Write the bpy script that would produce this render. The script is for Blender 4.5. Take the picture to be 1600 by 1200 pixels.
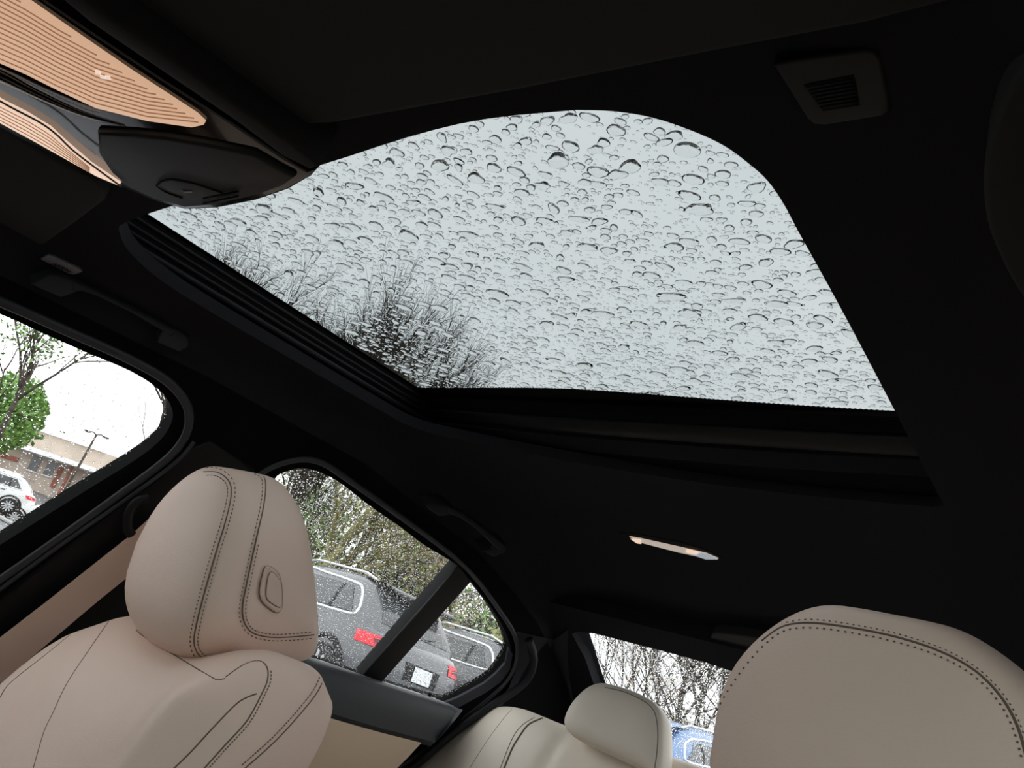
import bpy, bmesh, math, random
from mathutils import Vector, Matrix, noise
from mathutils.bvhtree import BVHTree
from mathutils.geometry import tessellate_polygon
for o in list(bpy.data.objects): bpy.data.objects.remove(o)
SC = bpy.context.scene
COL = SC.collection
rnd = random.Random(7)
V = Vector

# ------------------------------------------------------------------ camera
F = 1200.0
CAM = V((.555, 0, 1.25))
AX = V((0.77305553, 0.01951998, -0.63403795))      # world x (right), seen in camera axes (right, down, forward)
AY = V((0.56794089, 0.42389791, 0.70551663))       # world y (towards the car's tail)
AZ = V((0.28253903, -0.9054996, 0.31661043))       # world z
cd = bpy.data.cameras.new('camera'); cam = bpy.data.objects.new('camera', cd); COL.objects.link(cam)
cd.sensor_width = 36; cd.lens = F/1600*36; cd.clip_start = .01; cd.clip_end = 500
Rm = Matrix(((AX.x, -AX.y, -AX.z), (AY.x, -AY.y, -AY.z), (AZ.x, -AZ.y, -AZ.z)))
cam.matrix_world = Matrix.Translation(CAM) @ Rm.to_4x4()
SC.camera = cam

# ------------------------------------------------------------------ sky
w = bpy.data.worlds.new('overcast'); SC.world = w; w.use_nodes = True
nt = w.node_tree; nt.nodes.clear()
ow = nt.nodes.new('ShaderNodeOutputWorld'); bg = nt.nodes.new('ShaderNodeBackground')
tc = nt.nodes.new('ShaderNodeTexCoord'); nz = nt.nodes.new('ShaderNodeTexNoise'); cr = nt.nodes.new('ShaderNodeValToRGB')
nz.inputs['Scale'].default_value = 2.2; nz.inputs['Detail'].default_value = 3
cr.color_ramp.elements[0].position = .3; cr.color_ramp.elements[0].color = (.88, .93, .95, 1)
cr.color_ramp.elements[1].position = .7; cr.color_ramp.elements[1].color = (1, 1, 1, 1)
nt.links.new(tc.outputs['Generated'], nz.inputs['Vector']); nt.links.new(nz.outputs['Fac'], cr.inputs['Fac'])
nt.links.new(cr.outputs['Color'], bg.inputs['Color']); nt.links.new(bg.outputs['Background'], ow.inputs['Surface'])
bg.inputs['Strength'].default_value = 2.3
SC.view_settings.view_transform = 'Standard'; SC.view_settings.look = 'None'
SC.view_settings.exposure = 0.0; SC.view_settings.gamma = 1.0; SC.view_settings.use_curve_mapping = False

# ------------------------------------------------------------------ helpers
def ray(px, py):
    d = V((px-800, py-600, F)); return V((d.dot(AX), d.dot(AY), d.dot(AZ)))
def at(px, py, ax, val):
    r = ray(px, py); return CAM + r*((val-CAM[ax])/r[ax])
def onp(px, py, P0, n):
    r = ray(px, py); return CAM + r*((P0-CAM).dot(n)/r.dot(n))
def far(px, py, dist):
    r = ray(px, py); return CAM + r*(dist/math.hypot(r.x, r.y))

def mat(name, col, rough=.6, spec=.5, bump=None, metal=0, var=0, vscale=5, emit=None, coat=0, sheen=0):
    m = bpy.data.materials.new(name); m.use_nodes = True
    t = m.node_tree; b = t.nodes['Principled BSDF']
    b.inputs['Base Color'].default_value = (*col, 1); b.inputs['Roughness'].default_value = rough
    b.inputs['Specular IOR Level'].default_value = spec; b.inputs['Metallic'].default_value = metal
    b.inputs['Coat Weight'].default_value = coat; b.inputs['Sheen Weight'].default_value = sheen
    co = t.nodes.new('ShaderNodeTexCoord')
    if bump:
        n = t.nodes.new('ShaderNodeTexNoise'); n.inputs['Scale'].default_value = bump[0]; n.inputs['Detail'].default_value = 4
        bb = t.nodes.new('ShaderNodeBump'); bb.inputs['Strength'].default_value = bump[1]; bb.inputs['Distance'].default_value = bump[2]
        t.links.new(co.outputs['Object'], n.inputs['Vector'])
        t.links.new(n.outputs['Fac'], bb.inputs['Height']); t.links.new(bb.outputs['Normal'], b.inputs['Normal'])
    if var:
        n = t.nodes.new('ShaderNodeTexNoise'); n.inputs['Scale'].default_value = vscale; n.inputs['Detail'].default_value = 5
        r = t.nodes.new('ShaderNodeValToRGB')
        r.color_ramp.elements[0].position = .35; r.color_ramp.elements[1].position = .65
        r.color_ramp.elements[0].color = (*[c*(1-var) for c in col], 1); r.color_ramp.elements[1].color = (*[min(1, c*(1+var)) for c in col], 1)
        t.links.new(co.outputs['Object'], n.inputs['Vector']); t.links.new(n.outputs['Fac'], r.inputs['Fac'])
        t.links.new(r.outputs['Color'], b.inputs['Base Color'])
    if emit:
        b.inputs['Emission Color'].default_value = (*emit[0], 1); b.inputs['Emission Strength'].default_value = emit[1]
    return m
def glassmat(name, tint, gloss=.05):
    m = bpy.data.materials.new(name); m.use_nodes = True; t = m.node_tree; t.nodes.clear()
    o = t.nodes.new('ShaderNodeOutputMaterial'); mx = t.nodes.new('ShaderNodeMixShader')
    a = t.nodes.new('ShaderNodeBsdfTransparent'); g = t.nodes.new('ShaderNodeBsdfGlossy')
    a.inputs['Color'].default_value = (*tint, 1); g.inputs['Roughness'].default_value = .02; g.inputs['Color'].default_value = (1, 1, 1, 1)
    mx.inputs['Fac'].default_value = gloss
    t.links.new(a.outputs[0], mx.inputs[1]); t.links.new(g.outputs[0], mx.inputs[2]); t.links.new(mx.outputs[0], o.inputs['Surface'])
    return m
M = {}
M['headliner'] = mat('headliner_fabric', (.022, .022, .0245), .95, .08, (900, .25, .0006))
M['headliner_light'] = mat('visor_fabric', (.045, .047, .046), .9, .1, (900, .25, .0006))
M['black'] = mat('black_plastic', (.007, .007, .0075), .55, .25)
M['deep'] = mat('matt_black', (.004, .004, .0042), .9, .1)
M['trim'] = mat('dark_grey_trim', (.010, .0105, .0125), .6, .25, (700, .2, .0005))
M['pillar'] = mat('pillar_plastic', (.024, .026, .033), .6, .3, (700, .2, .0005))
M['rubber'] = mat('seal_rubber', (.026, .028, .033), .5, .5)
M['handle'] = mat('handle_plastic', (.026, .026, .027), .6, .4)
M['gloss'] = mat('piano_black', (.006, .006, .006), .12, .6, coat=.3)
M['console'] = mat('console_plastic', (.026, .025, .025), .5, .4, (900, .15, .0004))
M['leather'] = mat('cream_leather', (.78, .58, .49), .5, .35, (520, .3, .0007), var=.02, vscale=7)
M['leather_lit'] = mat('cream_leather_lit', (.82, .74, .64), .5, .35, (520, .3, .0007), var=.03, vscale=7)  # paler copy of the front leather; brighter light at the rear is in its colour
M['seam'] = mat('seam_shadow_thread', (.16, .12, .095), .8, .2)
M['stitch'] = mat('stitch_thread', (.19, .14, .115), .8, .2)
M['belt'] = mat('belt_webbing', (.80, .58, .48), .75, .2, (1500, .3, .0004))
M['bezel'] = mat('beige_plastic', (.68, .50, .41), .4, .4)
M['steel'] = mat('brushed_steel', (.5, .5, .5), .3, .5, metal=1)
M['lamp'] = mat('lamp_lens', (.30, .20, .14), .3, .4, emit=((1, .62, .40), .62))
M['lamp2'] = mat('lamp_lens_bright', (.35, .25, .2), .3, .4, emit=((1, .72, .55), .85))
M['rib'] = mat('lens_rib', (.15, .09, .06), .3, .4, emit=((1, .50, .28), .26))
M['plate'] = mat('tag_grey', (.20, .20, .21), .5, .4)
M['ink'] = mat('tag_ink', (.008, .008, .008), .7, .1)
M['white'] = mat('white_print', (.7, .7, .7), .6, .2)
M['water'] = bpy.data.materials.new('water'); M['water'].use_nodes = True
_t = M['water'].node_tree; _t.nodes.clear()
_o = _t.nodes.new('ShaderNodeOutputMaterial'); _g = _t.nodes.new('ShaderNodeBsdfRefraction'); _g.inputs['IOR'].default_value = 1.333; _g.inputs['Roughness'].default_value = 0
_gl = _t.nodes.new('ShaderNodeBsdfGlass'); _gl.inputs['IOR'].default_value = 1.333; _gl.inputs['Roughness'].default_value = 0
_t.links.new(_gl.outputs[0], _o.inputs['Surface'])
M['roofglass'] = glassmat('tinted_glass', (.535, .556, .558), .02)
M['screen'] = glassmat('light_cut_glass', (.64, .68, .66), .02)  # tint darkened to cut the light from the front and driver's side
M['glass'] = glassmat('clear_glass', (.985, .99, .99), .015)
# outside
M['asphalt'] = mat('wet_asphalt', (.12, .125, .14), .35, .5, (8, .3, .01), var=.25, vscale=1.5)
M['grass'] = mat('verge_ground', (.22, .18, .11), .9, .2, (4, .6, .05), var=.4, vscale=1)
M['bark'] = mat('wet_bark', (.075, .062, .05), .9, .2, (30, .8, .02), var=.4, vscale=6)
M['bark_green'] = mat('mossy_bark', (.16, .15, .06), .9, .2, (30, .8, .02), var=.4, vscale=6)
M['leaf_green'] = mat('leaf_green', (.17, .32, .08), .6, .3, var=.5, vscale=3)
M['leaf_olive'] = mat('leaf_olive', (.36, .37, .12), .6, .3, var=.5, vscale=2)
M['leaf_tan'] = mat('leaf_tan', (.40, .31, .20), .7, .2, var=.4, vscale=2)
M['leaf_dark'] = mat('leaf_dark', (.18, .23, .09), .7, .2, var=.5, vscale=2)
M['paint_grey'] = mat('grey_car_paint', (.085, .09, .10), .3, .6, coat=.6)
M['paint_white'] = mat('white_car_paint', (.8, .82, .84), .3, .5, coat=.5)
M['paint_blue'] = mat('blue_car_paint', (.12, .22, .42), .3, .5, coat=.5)
M['carglass'] = mat('car_window_dark', (.05, .055, .06), .12, .6)
M['cladding'] = mat('black_cladding', (.012, .012, .013), .6, .3)
M['chrome'] = mat('chrome_strip', (.8, .82, .84), .25, .5, metal=.6)
M['red'] = mat('tail_lamp_red', (.62, .015, .03), .3, .5, emit=((1, .02, .04), .25))
M['darkred'] = mat('tail_lamp_inner', (.10, .03, .035), .3, .5)
M['numberplate'] = mat('plate_white', (.75, .78, .8), .4, .4)
M['alloy'] = mat('wheel_alloy', (.45, .46, .48), .35, .5, metal=.8)
M['tan_wall'] = mat('tan_stucco', (.50, .42, .35), .9, .1, (20, .3, .01), var=.1, vscale=.6)
M['red_wood'] = mat('rust_brick', (.30, .12, .09), .9, .1, var=.2, vscale=4)
M['white_roof'] = mat('white_fascia', (.85, .87, .88), .6, .2)

def link(name, me, m, parent=None):
    o = bpy.data.objects.new(name, me); COL.objects.link(o)
    if m is not None and not me.materials: me.materials.append(m)
    if parent is not None:
        o.parent = parent
    return o
def mk(name, vs, fs, m, parent=None, smooth=True):
    """vs in world space; turned into the parent's space (parents are only translated/rotated empties or meshes)."""
    me = bpy.data.meshes.new(name)
    if parent is not None:
        inv = wm(parent).inverted(); vs = [inv @ V(v) for v in vs]
    me.from_pydata([tuple(v) for v in vs], [], fs); me.validate(); me.update()
    if smooth: me.polygons.foreach_set('use_smooth', [True]*len(me.polygons))
    return link(name, me, m, parent)
def wm(o):
    mm = o.matrix_basis.copy()
    while o.parent: o = o.parent; mm = o.matrix_basis @ mm
    return mm
def fixn(o):
    bm = bmesh.new(); bm.from_mesh(o.data); bmesh.ops.recalc_face_normals(bm, faces=bm.faces); bm.to_mesh(o.data); bm.free(); return o
def thing(name, label, cat, loc=(0, 0, 0), rz=0, group=None):
    o = bpy.data.objects.new(name, None); COL.objects.link(o); o.location = loc; o.rotation_euler = (0, 0, rz)
    o['label'] = label; o['category'] = cat
    if group: o['group'] = group
    return o
def tag(o, label, cat, group=None):
    o['label'] = label; o['category'] = cat
    if group: o['group'] = group
    return o
def struct(o): o['kind'] = 'structure'; return o
def stuff(o): o['kind'] = 'stuff'; return o

def crom(pts, n=6, closed=False):
    P = [V(p) for p in pts]; out = []; N = len(P)
    rng = range(N) if closed else range(N-1)
    for i in rng:
        if closed: a, b, c, d = P[(i-1) % N], P[i], P[(i+1) % N], P[(i+2) % N]
        else: a, b, c, d = P[max(i-1, 0)], P[i], P[i+1], P[min(i+2, N-1)]
        for k in range(n):
            t = k/n
            out.append(.5*((2*b)+(c-a)*t+(2*a-5*b+4*c-d)*t*t+(3*b-a-3*c+d)*t**3))
    if not closed: out.append(P[-1])
    return out
def tubeg(path, r, seg=8, flat=1.0, nrm=None, closed=False):
    vs, fs = [], []; n = len(path); prev = None
    for i, p in enumerate(path):
        if closed: t = (path[(i+1) % n]-path[(i-1) % n])
        else: t = (path[min(i+1, n-1)]-path[max(i-1, 0)])
        t = t.normalized() if t.length > 1e-9 else V((0, 0, 1))
        if nrm is not None: a = nrm - t*nrm.dot(t)
        elif prev is not None: a = prev - t*prev.dot(t)
        else: a = (V((0, 0, 1)) if abs(t.z) < .9 else V((1, 0, 0))); a = a - t*a.dot(t)
        a.normalize(); prev = a; b = t.cross(a)
        rr = r(i/(n-1)) if callable(r) else r
        for k in range(seg):
            th = 2*math.pi*k/seg
            vs.append(p + a*math.cos(th)*rr*flat + b*math.sin(th)*rr)
    m = n if closed else n-1
    for i in range(m):
        j = (i+1) % n
        for k in range(seg):
            l = (k+1) % seg
            fs.append((i*seg+k, i*seg+l, j*seg+l, j*seg+k))
    if not closed:
        fs.append(tuple(range(seg-1, -1, -1))); fs.append(tuple((n-1)*seg+k for k in range(seg)))
    return vs, fs
def tube(name, path, r, m, parent=None, **k):
    vs, fs = tubeg([V(p) for p in path], r, **k); return mk(name, vs, fs, m, parent)
def merge(parts):
    vs, fs = [], []
    for a, b in parts:
        n = len(vs); vs += list(a); fs += [tuple(i+n for i in f) for f in b]
    return vs, fs
def boxg(c, s, rot=None):
    vs = []; c = V(c)
    for x in (-1, 1):
        for y in (-1, 1):
            for z in (-1, 1):
                q = V((x*s[0]/2, y*s[1]/2, z*s[2]/2))
                vs.append(c + (rot @ q if rot else q))
    return vs, [(0, 1, 3, 2), (4, 6, 7, 5), (0, 4, 5, 1), (2, 3, 7, 6), (0, 2, 6, 4), (1, 5, 7, 3)]
def prism(name, pts, ext, m, parent=None, bev=0, seg=3, smooth=False):
    """closed polygon of 3d points pushed by ext, edges rounded"""
    bm = bmesh.new(); ext = V(ext)
    a = [bm.verts.new(V(p)) for p in pts]; b = [bm.verts.new(V(p)+ext) for p in pts]
    bm.faces.new(a); bm.faces.new(b[::-1]); n = len(a)
    for i in range(n): bm.faces.new((a[i], b[i], b[(i+1) % n], a[(i+1) % n]))
    bmesh.ops.recalc_face_normals(bm, faces=bm.faces)
    if bev:
        es = [e for e in bm.edges if (e.verts[0] in a and e.verts[1] in a)]
        bmesh.ops.bevel(bm, geom=es, offset=bev, segments=seg, profile=.5, affect='EDGES', clamp_overlap=True)
    bmesh.ops.triangulate(bm, faces=[f for f in bm.faces if len(f.verts) > 4])
    if parent is not None: bmesh.ops.transform(bm, matrix=wm(parent).inverted(), verts=bm.verts)
    me = bpy.data.meshes.new(name); bm.to_mesh(me); bm.free()
    if bev or smooth:
        me.polygons.foreach_set('use_smooth', [True]*len(me.polygons))
        me.set_sharp_from_angle(angle=math.radians(40))
    return link(name, me, m, parent)
def loftg(rows, closed=False):
    n = len(rows[0]); vs = [V(p) for r in rows for p in r]; fs = []
    for i in range(len(rows)-1):
        for k in range(n if closed else n-1):
            l = (k+1) % n
            fs.append((i*n+k, i*n+l, (i+1)*n+l, (i+1)*n+k))
    return vs, fs
def resample(pts, n):
    P = [V(p) for p in pts]; L = [0]
    for i in range(1, len(P)): L.append(L[-1]+(P[i]-P[i-1]).length)
    out = []; j = 0
    for k in range(n):
        s = L[-1]*k/(n-1)
        while j < len(P)-2 and L[j+1] < s: j += 1
        t = (s-L[j])/max(1e-9, L[j+1]-L[j]); out.append(P[j].lerp(P[j+1], min(1, max(0, t))))
    return out
def bvh(o):
    mm = wm(o); return BVHTree.FromPolygons([mm @ v.co for v in o.data.vertices], [tuple(p.vertices) for p in o.data.polygons])
def hit(b, px, py, off=0.0):
    r = ray(px, py).normalized(); h = b.ray_cast(CAM, r)
    if h[0] is None: return None
    n = h[1]
    if n.dot(r) > 0: n = -n
    return h[0] + n*off, n
def cut(o, cutters):
    for c in cutters:
        md = o.modifiers.new('b', 'BOOLEAN'); md.operation = 'DIFFERENCE'; md.object = c; md.solver = 'EXACT'
    dg = bpy.context.evaluated_depsgraph_get(); dg.update()
    me = bpy.data.meshes.new_from_object(o.evaluated_get(dg)); o.modifiers.clear(); o.data = me
    for c in cutters: bpy.data.objects.remove(c)
    me.polygons.foreach_set('use_smooth', [True]*len(me.polygons)); me.set_sharp_from_angle(angle=math.radians(35))
    return o

# ------------------------------------------------------------------ cabin shell
ZC = 1.56
SP0 = V((-.565, 0, 1.45)); SN = V((1, 0, -.45)); nS_ = SN.normalized()                 # plane of the side glass, passenger side
def side(px, py, inb=0.0): return onp(px, py, SP0 + V((inb, 0, 0)), SN)
RP0 = V((0, 1.75, 1.375)); RN = V((0, 1, 1.68))                 # plane of the rear glass
def rear(px, py, off=0.0): return onp(px, py, RP0 - V((0, off, 0)), RN)
def lerpt(tab, y):
    if y <= tab[0][0]: return tab[0][1]
    for (a, u), (b, v_) in zip(tab, tab[1:]):
        if y <= b:
            t = (y-a)/(b-a); t = t*t*(3-2*t) if False else t
            return u+(v_-u)*t
    return tab[-1][1]
ZCT = [(-.3, 1.555), (0, 1.56), (1.06, 1.56), (1.25, 1.548), (1.45, 1.518), (1.6, 1.475), (1.72, 1.425), (1.80, 1.40)]
ZTT = [(-.3, 1.47), (0, 1.485), (.55, 1.492), (.9, 1.482), (1.1, 1.452), (1.3, 1.425), (1.5, 1.375), (1.65, 1.33), (1.8, 1.27)]
def section(y):
    zc = lerpt(ZCT, y); zt = min(lerpt(ZTT, y), zc-.03); xe = .565+.45*(1.45-zt)-.012
    half = [(0, zc), (.2, zc), (.36, zc), (.41, zc-.002)]
    a = V((.44, zc-.006)); c = V((xe-.005, zc-.012*1.0)); b = V((xe, zt))
    for k in range(1, 11):
        t = k/10; q = a.lerp(c, t).lerp(c.lerp(b, t), t); half.append((q.x, q.y))
    half.append((xe+.035, zt-.01))
    return [(-x, z) for x, z in half[::-1]] + half[1:]
ys = [-.13+.05*i for i in range(39)]
rows = [[V((x, y, z)) for x, z in section(y)] for y in ys]
va, fa = loftg(rows); n = len(va); nc = len(rows[0]); nr = len(rows)
vb = [v + V((0, 0, .018)) for v in va]
fs = fa + [tuple(i+n for i in f[::-1]) for f in fa]
for i in range(nr-1):
    fs.append((i*nc, (i+1)*nc, (i+1)*nc+n, i*nc+n)); fs.append((i*nc+nc-1, i*nc+nc-1+n, (i+1)*nc+nc-1+n, (i+1)*nc+nc-1))
for k in range(nc-1):
    fs.append((k, k+n, k+1+n, k+1)); b0 = (nr-1)*nc; fs.append((b0+k, b0+k+1, b0+k+1+n, b0+k+n))
ceiling = fixn(mk('ceiling', va+vb, fs, M['headliner'])); struct(ceiling)
opx = [(900, 172), (960, 174), (1020, 184), (1080, 204), (1130, 227), (1170, 255), (1200, 282), (1225, 318), (1250, 365), (1300, 455), (1350, 548), (1403, 650), (1475, 790)]
opening = [at(*p, 2, ZC) for p in opx]
opening += [V((.36, 1.030, ZC)), V((.18, 1.040, ZC)), V((0, 1.028, ZC)), V((-.156, .998, ZC)), V((-.30, .955, ZC)), V((-.39, .915, ZC)), V((-.425, .875, ZC)),
            V((-.432, .8, ZC)), V((-.432, .5, ZC)), V((-.425, .39, ZC)), V((-.40, .33, ZC)), V((-.36, .295, ZC)), V((-.31, .280, ZC)), V((-.1, .272, ZC)), V((.04, .2725, ZC)), V((.15, .268, ZC)), V((.22, .270, ZC))]
opening = crom(opening[:11], 4)[:-1]+opening[11:13]+crom(opening[13:]+[opening[0]], 3)[:-1]
cutr = prism('cutter', [p-V((0, 0, .05)) for p in opening], (0, 0, .12), None)
cut(ceiling, [cutr]); CB = bvh(ceiling)

# side wall with window openings (passenger side), plus its mirror
def wall_pts(x0y): return x0y
def sidewall(name, sgn, cutters):
    top = [(y, lerpt(ZTT, y)+.004) for y in [-1.2, -.6, -.13, .2, .55, .9, 1.1, 1.3, 1.5, 1.65, 1.8, 2.3]]
    top[0] = (-1.2, 1.05); top[1] = (-.6, 1.36); top[-1] = (2.3, 1.05)
    loop = [V((SP0.x-.45*(1.45-z), y, z)) for y, z in top] + [V((SP0.x-.45*(1.45-.98), 2.3, .98)), V((SP0.x-.45*(1.45-.98), -1.2, .98))]
    o = prism(name, [p+V((.012, 0, 0)) for p in loop], V((-.03, 0, .0135)), M['deep'])
    cut(o, cutters)
    if sgn < 0:
        o.data.transform(Matrix.Scale(-1, 4, V((1, 0, 0)))); o.data.flip_normals()
    return struct(o)
FW = [(-230, 400), (0, 487), (60, 514), (130, 545), (200, 575), (240, 600), (260, 622), (267, 646), (256, 672), (235, 694), (200, 719), (130, 762), (60, 806), (0, 844), (-140, 930), (-480, 1010)]
RW = [(425, 745), (445, 732), (470, 727), (500, 735), (530, 752), (570, 783), (620, 818), (660, 848), (700, 872), (718, 886), (740, 915), (762, 943), (780, 972), (792, 1000), (793, 1018), (776, 1046), (760, 1062), (720, 1084), (700, 1094), (680, 1092), (620, 1075), (567, 1058), (510, 1038), (440, 1010), (402, 900), (408, 800)]
def wcut(px, mirror=False):
    pts = [side(*p) for p in px]
    pts = crom(pts, 4, True)
    return prism('cutter', [p+SN*.08 for p in pts], SN*-.2, None)
sidewall('wall_left', 1, [wcut(FW), wcut(RW)])
sidewall('wall_right', -1, [wcut(FW), wcut(RW)])
# rear wall with rear-window opening
def rp(x, z, off=0): return V((x, 1.75-off+(1.375-z)*1.68, z))
o = prism('wall_back', [rp(-.66, 1.425), rp(.66, 1.425), rp(.72, 1.06), rp(-.72, 1.06)], -RN*.02, M['headliner'])
BW = [(905, 972), (914, 969), (940, 971), (1010, 988), (1110, 1013), (1145, 1024), (1190, 1042)]
bw = [rear(*p) for p in BW]
bw += [V((-bw[0].x-.02, bw[0].y+.02, bw[0].z-.012))]
bw += [rear(1060, 1192)+V((.93, 0, 0)), rear(1060, 1192), rear(1010, 1180), rear(985, 1165), rear(952, 1090), rear(945, 1070), rear(925, 1010)]
cut(o, [prism('cutter', [p+RN*.06 for p in bw], -RN*.2, None)]); struct(o)

# outer roof skin with the glass opening, floor, dashboard, lower doors
o = prism('trim_1', [V((x, y, 1.622)) for x, y in ((-.56, -.15), (.56, -.15), (.54, 1.1), (.50, 1.7), (-.50, 1.7), (-.54, 1.1))], (0, 0, .012), M['deep'])
cut(o, [prism('cutter', [V((x, y, 1.58)) for x, y in ((-.452, .20), (.452, .20), (.452, .92), (-.452, .92))], (0, 0, .1), None)]); struct(o)
for s, nm in ((-1, 'trim_2'), (1, 'trim_3')):
    o = mk(nm, *loftg([[V((s*x, y, z)) for y in (-.15, .5, 1.1, 1.7)] for x, z in ((.53, 1.634), (.57, 1.61), (.595, 1.565), (.598, 1.515), (.585, 1.505))]), M['black']); struct(o)
struct(mk('floor', *boxg((0, .6, .33), (1.7, 3.8, .06)), M['deep'], smooth=False))
struct(mk('baseboard_front', *boxg((0, -.95, .75), (1.5, .3, .55)), M['trim'], smooth=False))
for s, nm in ((-1, 'door_2'), (1, 'door_3')):
    struct(mk(nm, *boxg((s*.80, .45, .67), (.05, 3.4, .66)), M['trim'], smooth=False))
struct(prism('window_6', [V((-.60, -.16, 1.55)), V((.60, -.16, 1.55)), V((.72, -.95, 1.05)), V((-.72, -.95, 1.05))], (0, 0, -.005), M['screen']))  # unseen windscreen, added with its tint to weaken light from the front
struct(prism('window_7', [V((-p.x, p.y, p.z)) for p in [side(*q, inb=-.012) for q in FW]], nS_*.003, M['screen']))  # unseen driver's window pane, added to dim light on that side
struct(mk('trim_15', *boxg((0, -.80, .98), (1.45, .5, .12)), M['trim'], smooth=False))  # unseen cowl, added to lower the light through the windscreen
# parcel shelf behind the rear seat
struct(mk('trim_4', *boxg((0, 2.0, 1.045), (1.3, .55, .03)), M['deep'], smooth=False))
# C pillar covers
def quadpatch(c, n, m):
    a, b, d, e = [V(p) for p in c]
    return [[a.lerp(b, i/n).lerp(e.lerp(d, i/n), j/m) for i in range(n+1)] for j in range(m+1)]
def solid(name, rows, ext, m, parent=None):
    vs, fs = loftg(rows); n = len(vs); w_ = len(rows[0]); h = len(rows); ext = V(ext)
    vs = vs+[v+ext for v in vs]; fs = fs+[tuple(i+n for i in f[::-1]) for f in fs]
    for i in range(h-1):
        fs.append((i*w_, (i+1)*w_, (i+1)*w_+n, i*w_+n)); j = i*w_+w_-1; fs.append((j, j+n, j+w_+n, j+w_))
    for k in range(w_-1):
        fs.append((k, k+n, k+1+n, k+1)); j = (h-1)*w_+k; fs.append((j, j+1, j+1+n, j+n))
    o = fixn(mk(name, vs, fs, m, parent)); o.data.set_sharp_from_angle(angle=math.radians(40)); return o
rws = []
for (a, b) in (((866, 1000), (912, 967)), ((858, 1018), (918, 985)), ((850, 1045), (927, 1012)), ((848, 1075), (936, 1042)), ((850, 1110), (946, 1070)), ((860, 1150), (962, 1110))):
    A = rear(*a, off=.10); B = rear(*b, off=.012); mid = A.lerp(B, .5) - V((-.012, .02, 0))
    rws.append(crom([A, mid, B], 5))
struct(solid('trim_5', rws, (0, .012, -.004), M['pillar']))
rws = []
for (a, b) in (((800, 985), (866, 1000)), ((806, 1015), (858, 1018)), ((806, 1045), (850, 1045)), ((795, 1075), (848, 1075)), ((770, 1105), (850, 1110)), ((740, 1150), (860, 1150))):
    A = side(*a, inb=.02); B = rear(*b, off=.10); mid = A.lerp(B, .5) + V((.015, -.01, 0))
    rws.append(crom([A, mid, B], 5))
struct(solid('trim_6', rws, (-.006, .012, 0), M['trim']))

# seals and pillar strips on the side
def spath(px, inb, n=5): return crom([side(*p, inb=inb) for p in px], n)
nS = SN.normalized()
SEAL1 = [(-230, 375), (0, 471), (100, 515), (200, 560), (258, 593), (288, 625), (296, 655), (286, 688), (255, 722), (180, 778), (80, 850), (0, 906), (-150, 1010)]
struct(tube('trim_7', spath(SEAL1, .03), .0068, M['rubber'], flat=.6, nrm=nS))
SEAL2 = [(303, 690), (275, 722), (200, 778), (100, 848), (0, 921), (-120, 1010)]
struct(tube('trim_8', spath(SEAL2, .034), .0035, M['rubber'], flat=.6, nrm=nS))
SEAL3 = [(400, 745), (430, 728), (470, 718), (505, 724), (545, 750), (620, 803), (700, 862), (745, 905), (778, 950), (803, 990), (808, 1025), (795, 1060), (765, 1090), (720, 1125), (660, 1175), (600, 1215)]
struct(tube('trim_9', spath(SEAL3, .028), .0055, M['rubber'], flat=.6, nrm=nS))
SEAL4 = [(826, 1000), (834, 1030), (825, 1060), (800, 1082), (760, 1108), (700, 1152), (640, 1205), (600, 1240)]
struct(tube('trim_10', spath(SEAL4, .05), .012, M['trim'], flat=.7, nrm=nS))
# quarter-glass inner strip
A = [(795, 1012), (790, 1036), (776, 1052), (757, 1068), (716, 1090), (694, 1099)]
B = [(801, 1022), (797, 1046), (782, 1066), (760, 1082), (712, 1108), (690, 1114)]
struct(solid('trim_11', [[side(*p, inb=.012) for p in A], [side(*p, inb=.022) for p in B]], nS*-.006, M['pillar']))
# divider post between rear door glass and quarter glass
struct(prism('trim_12', [side(717, 883, .016), side(737, 908, .016), side(594, 1070, .016), side(566, 1058, .016)], nS*-.03, M['black'], bev=.003))
struct(tube('trim_13', [side(712, 890, .018), side(564, 1058, .018)], .002, M['rubber']))
# B pillar cover
struct(prism('trim_14', [side(*p, inb=.02) for p in ((300, 700), (330, 690), (400, 735), (395, 900), (420, 1060), (300, 1150), (-60, 1150), (-60, 985), (100, 860), (250, 750))], nS*-.008, M['black'], bev=.004))

# ------------------------------------------------------------------ sunroof frame and glass
pane = struct(mk('window_1', *boxg((0, .56, 1.632), (.90, .72, .004)), M['roofglass'], smooth=False))
GZ = 1.6345
# black printed border with a toothed edge
def frit(name, edge, back, z):
    n = len(edge); vs = [V((x, y, z)) for x, y in edge]+[V((x, y, z)) for x, y in back]
    o = mk(name, vs+[v+V((0, 0, -.0008)) for v in vs], [(i, i+1, n+i+1, n+i) for i in range(n-1)]+[(2*n+i, 2*n+n+i, 2*n+n+i+1, 2*n+i+1) for i in range(n-1)], M['deep'], pane, smooth=False)
    return o
N = 230; e, b_ = [], []
for i in range(N+1):
    y = .2+.70*i/N; e.append((-.4415+(.0022 if i % 2 else 0), y)); b_.append((-.452, y))
frit('printed_border', e, b_, 1.6295)
N = 300; e, b_ = [], []
for i in range(N+1):
    x = -.45+.90*i/N; yy = .876-.018*math.exp(-((x+.12)/.25)**2)+max(0, x+.1)*.047
    e.append((x, yy-(.0024 if i % 2 else 0))); b_.append((x, .93))
frit('printed_border', e, b_, 1.6295)
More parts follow.
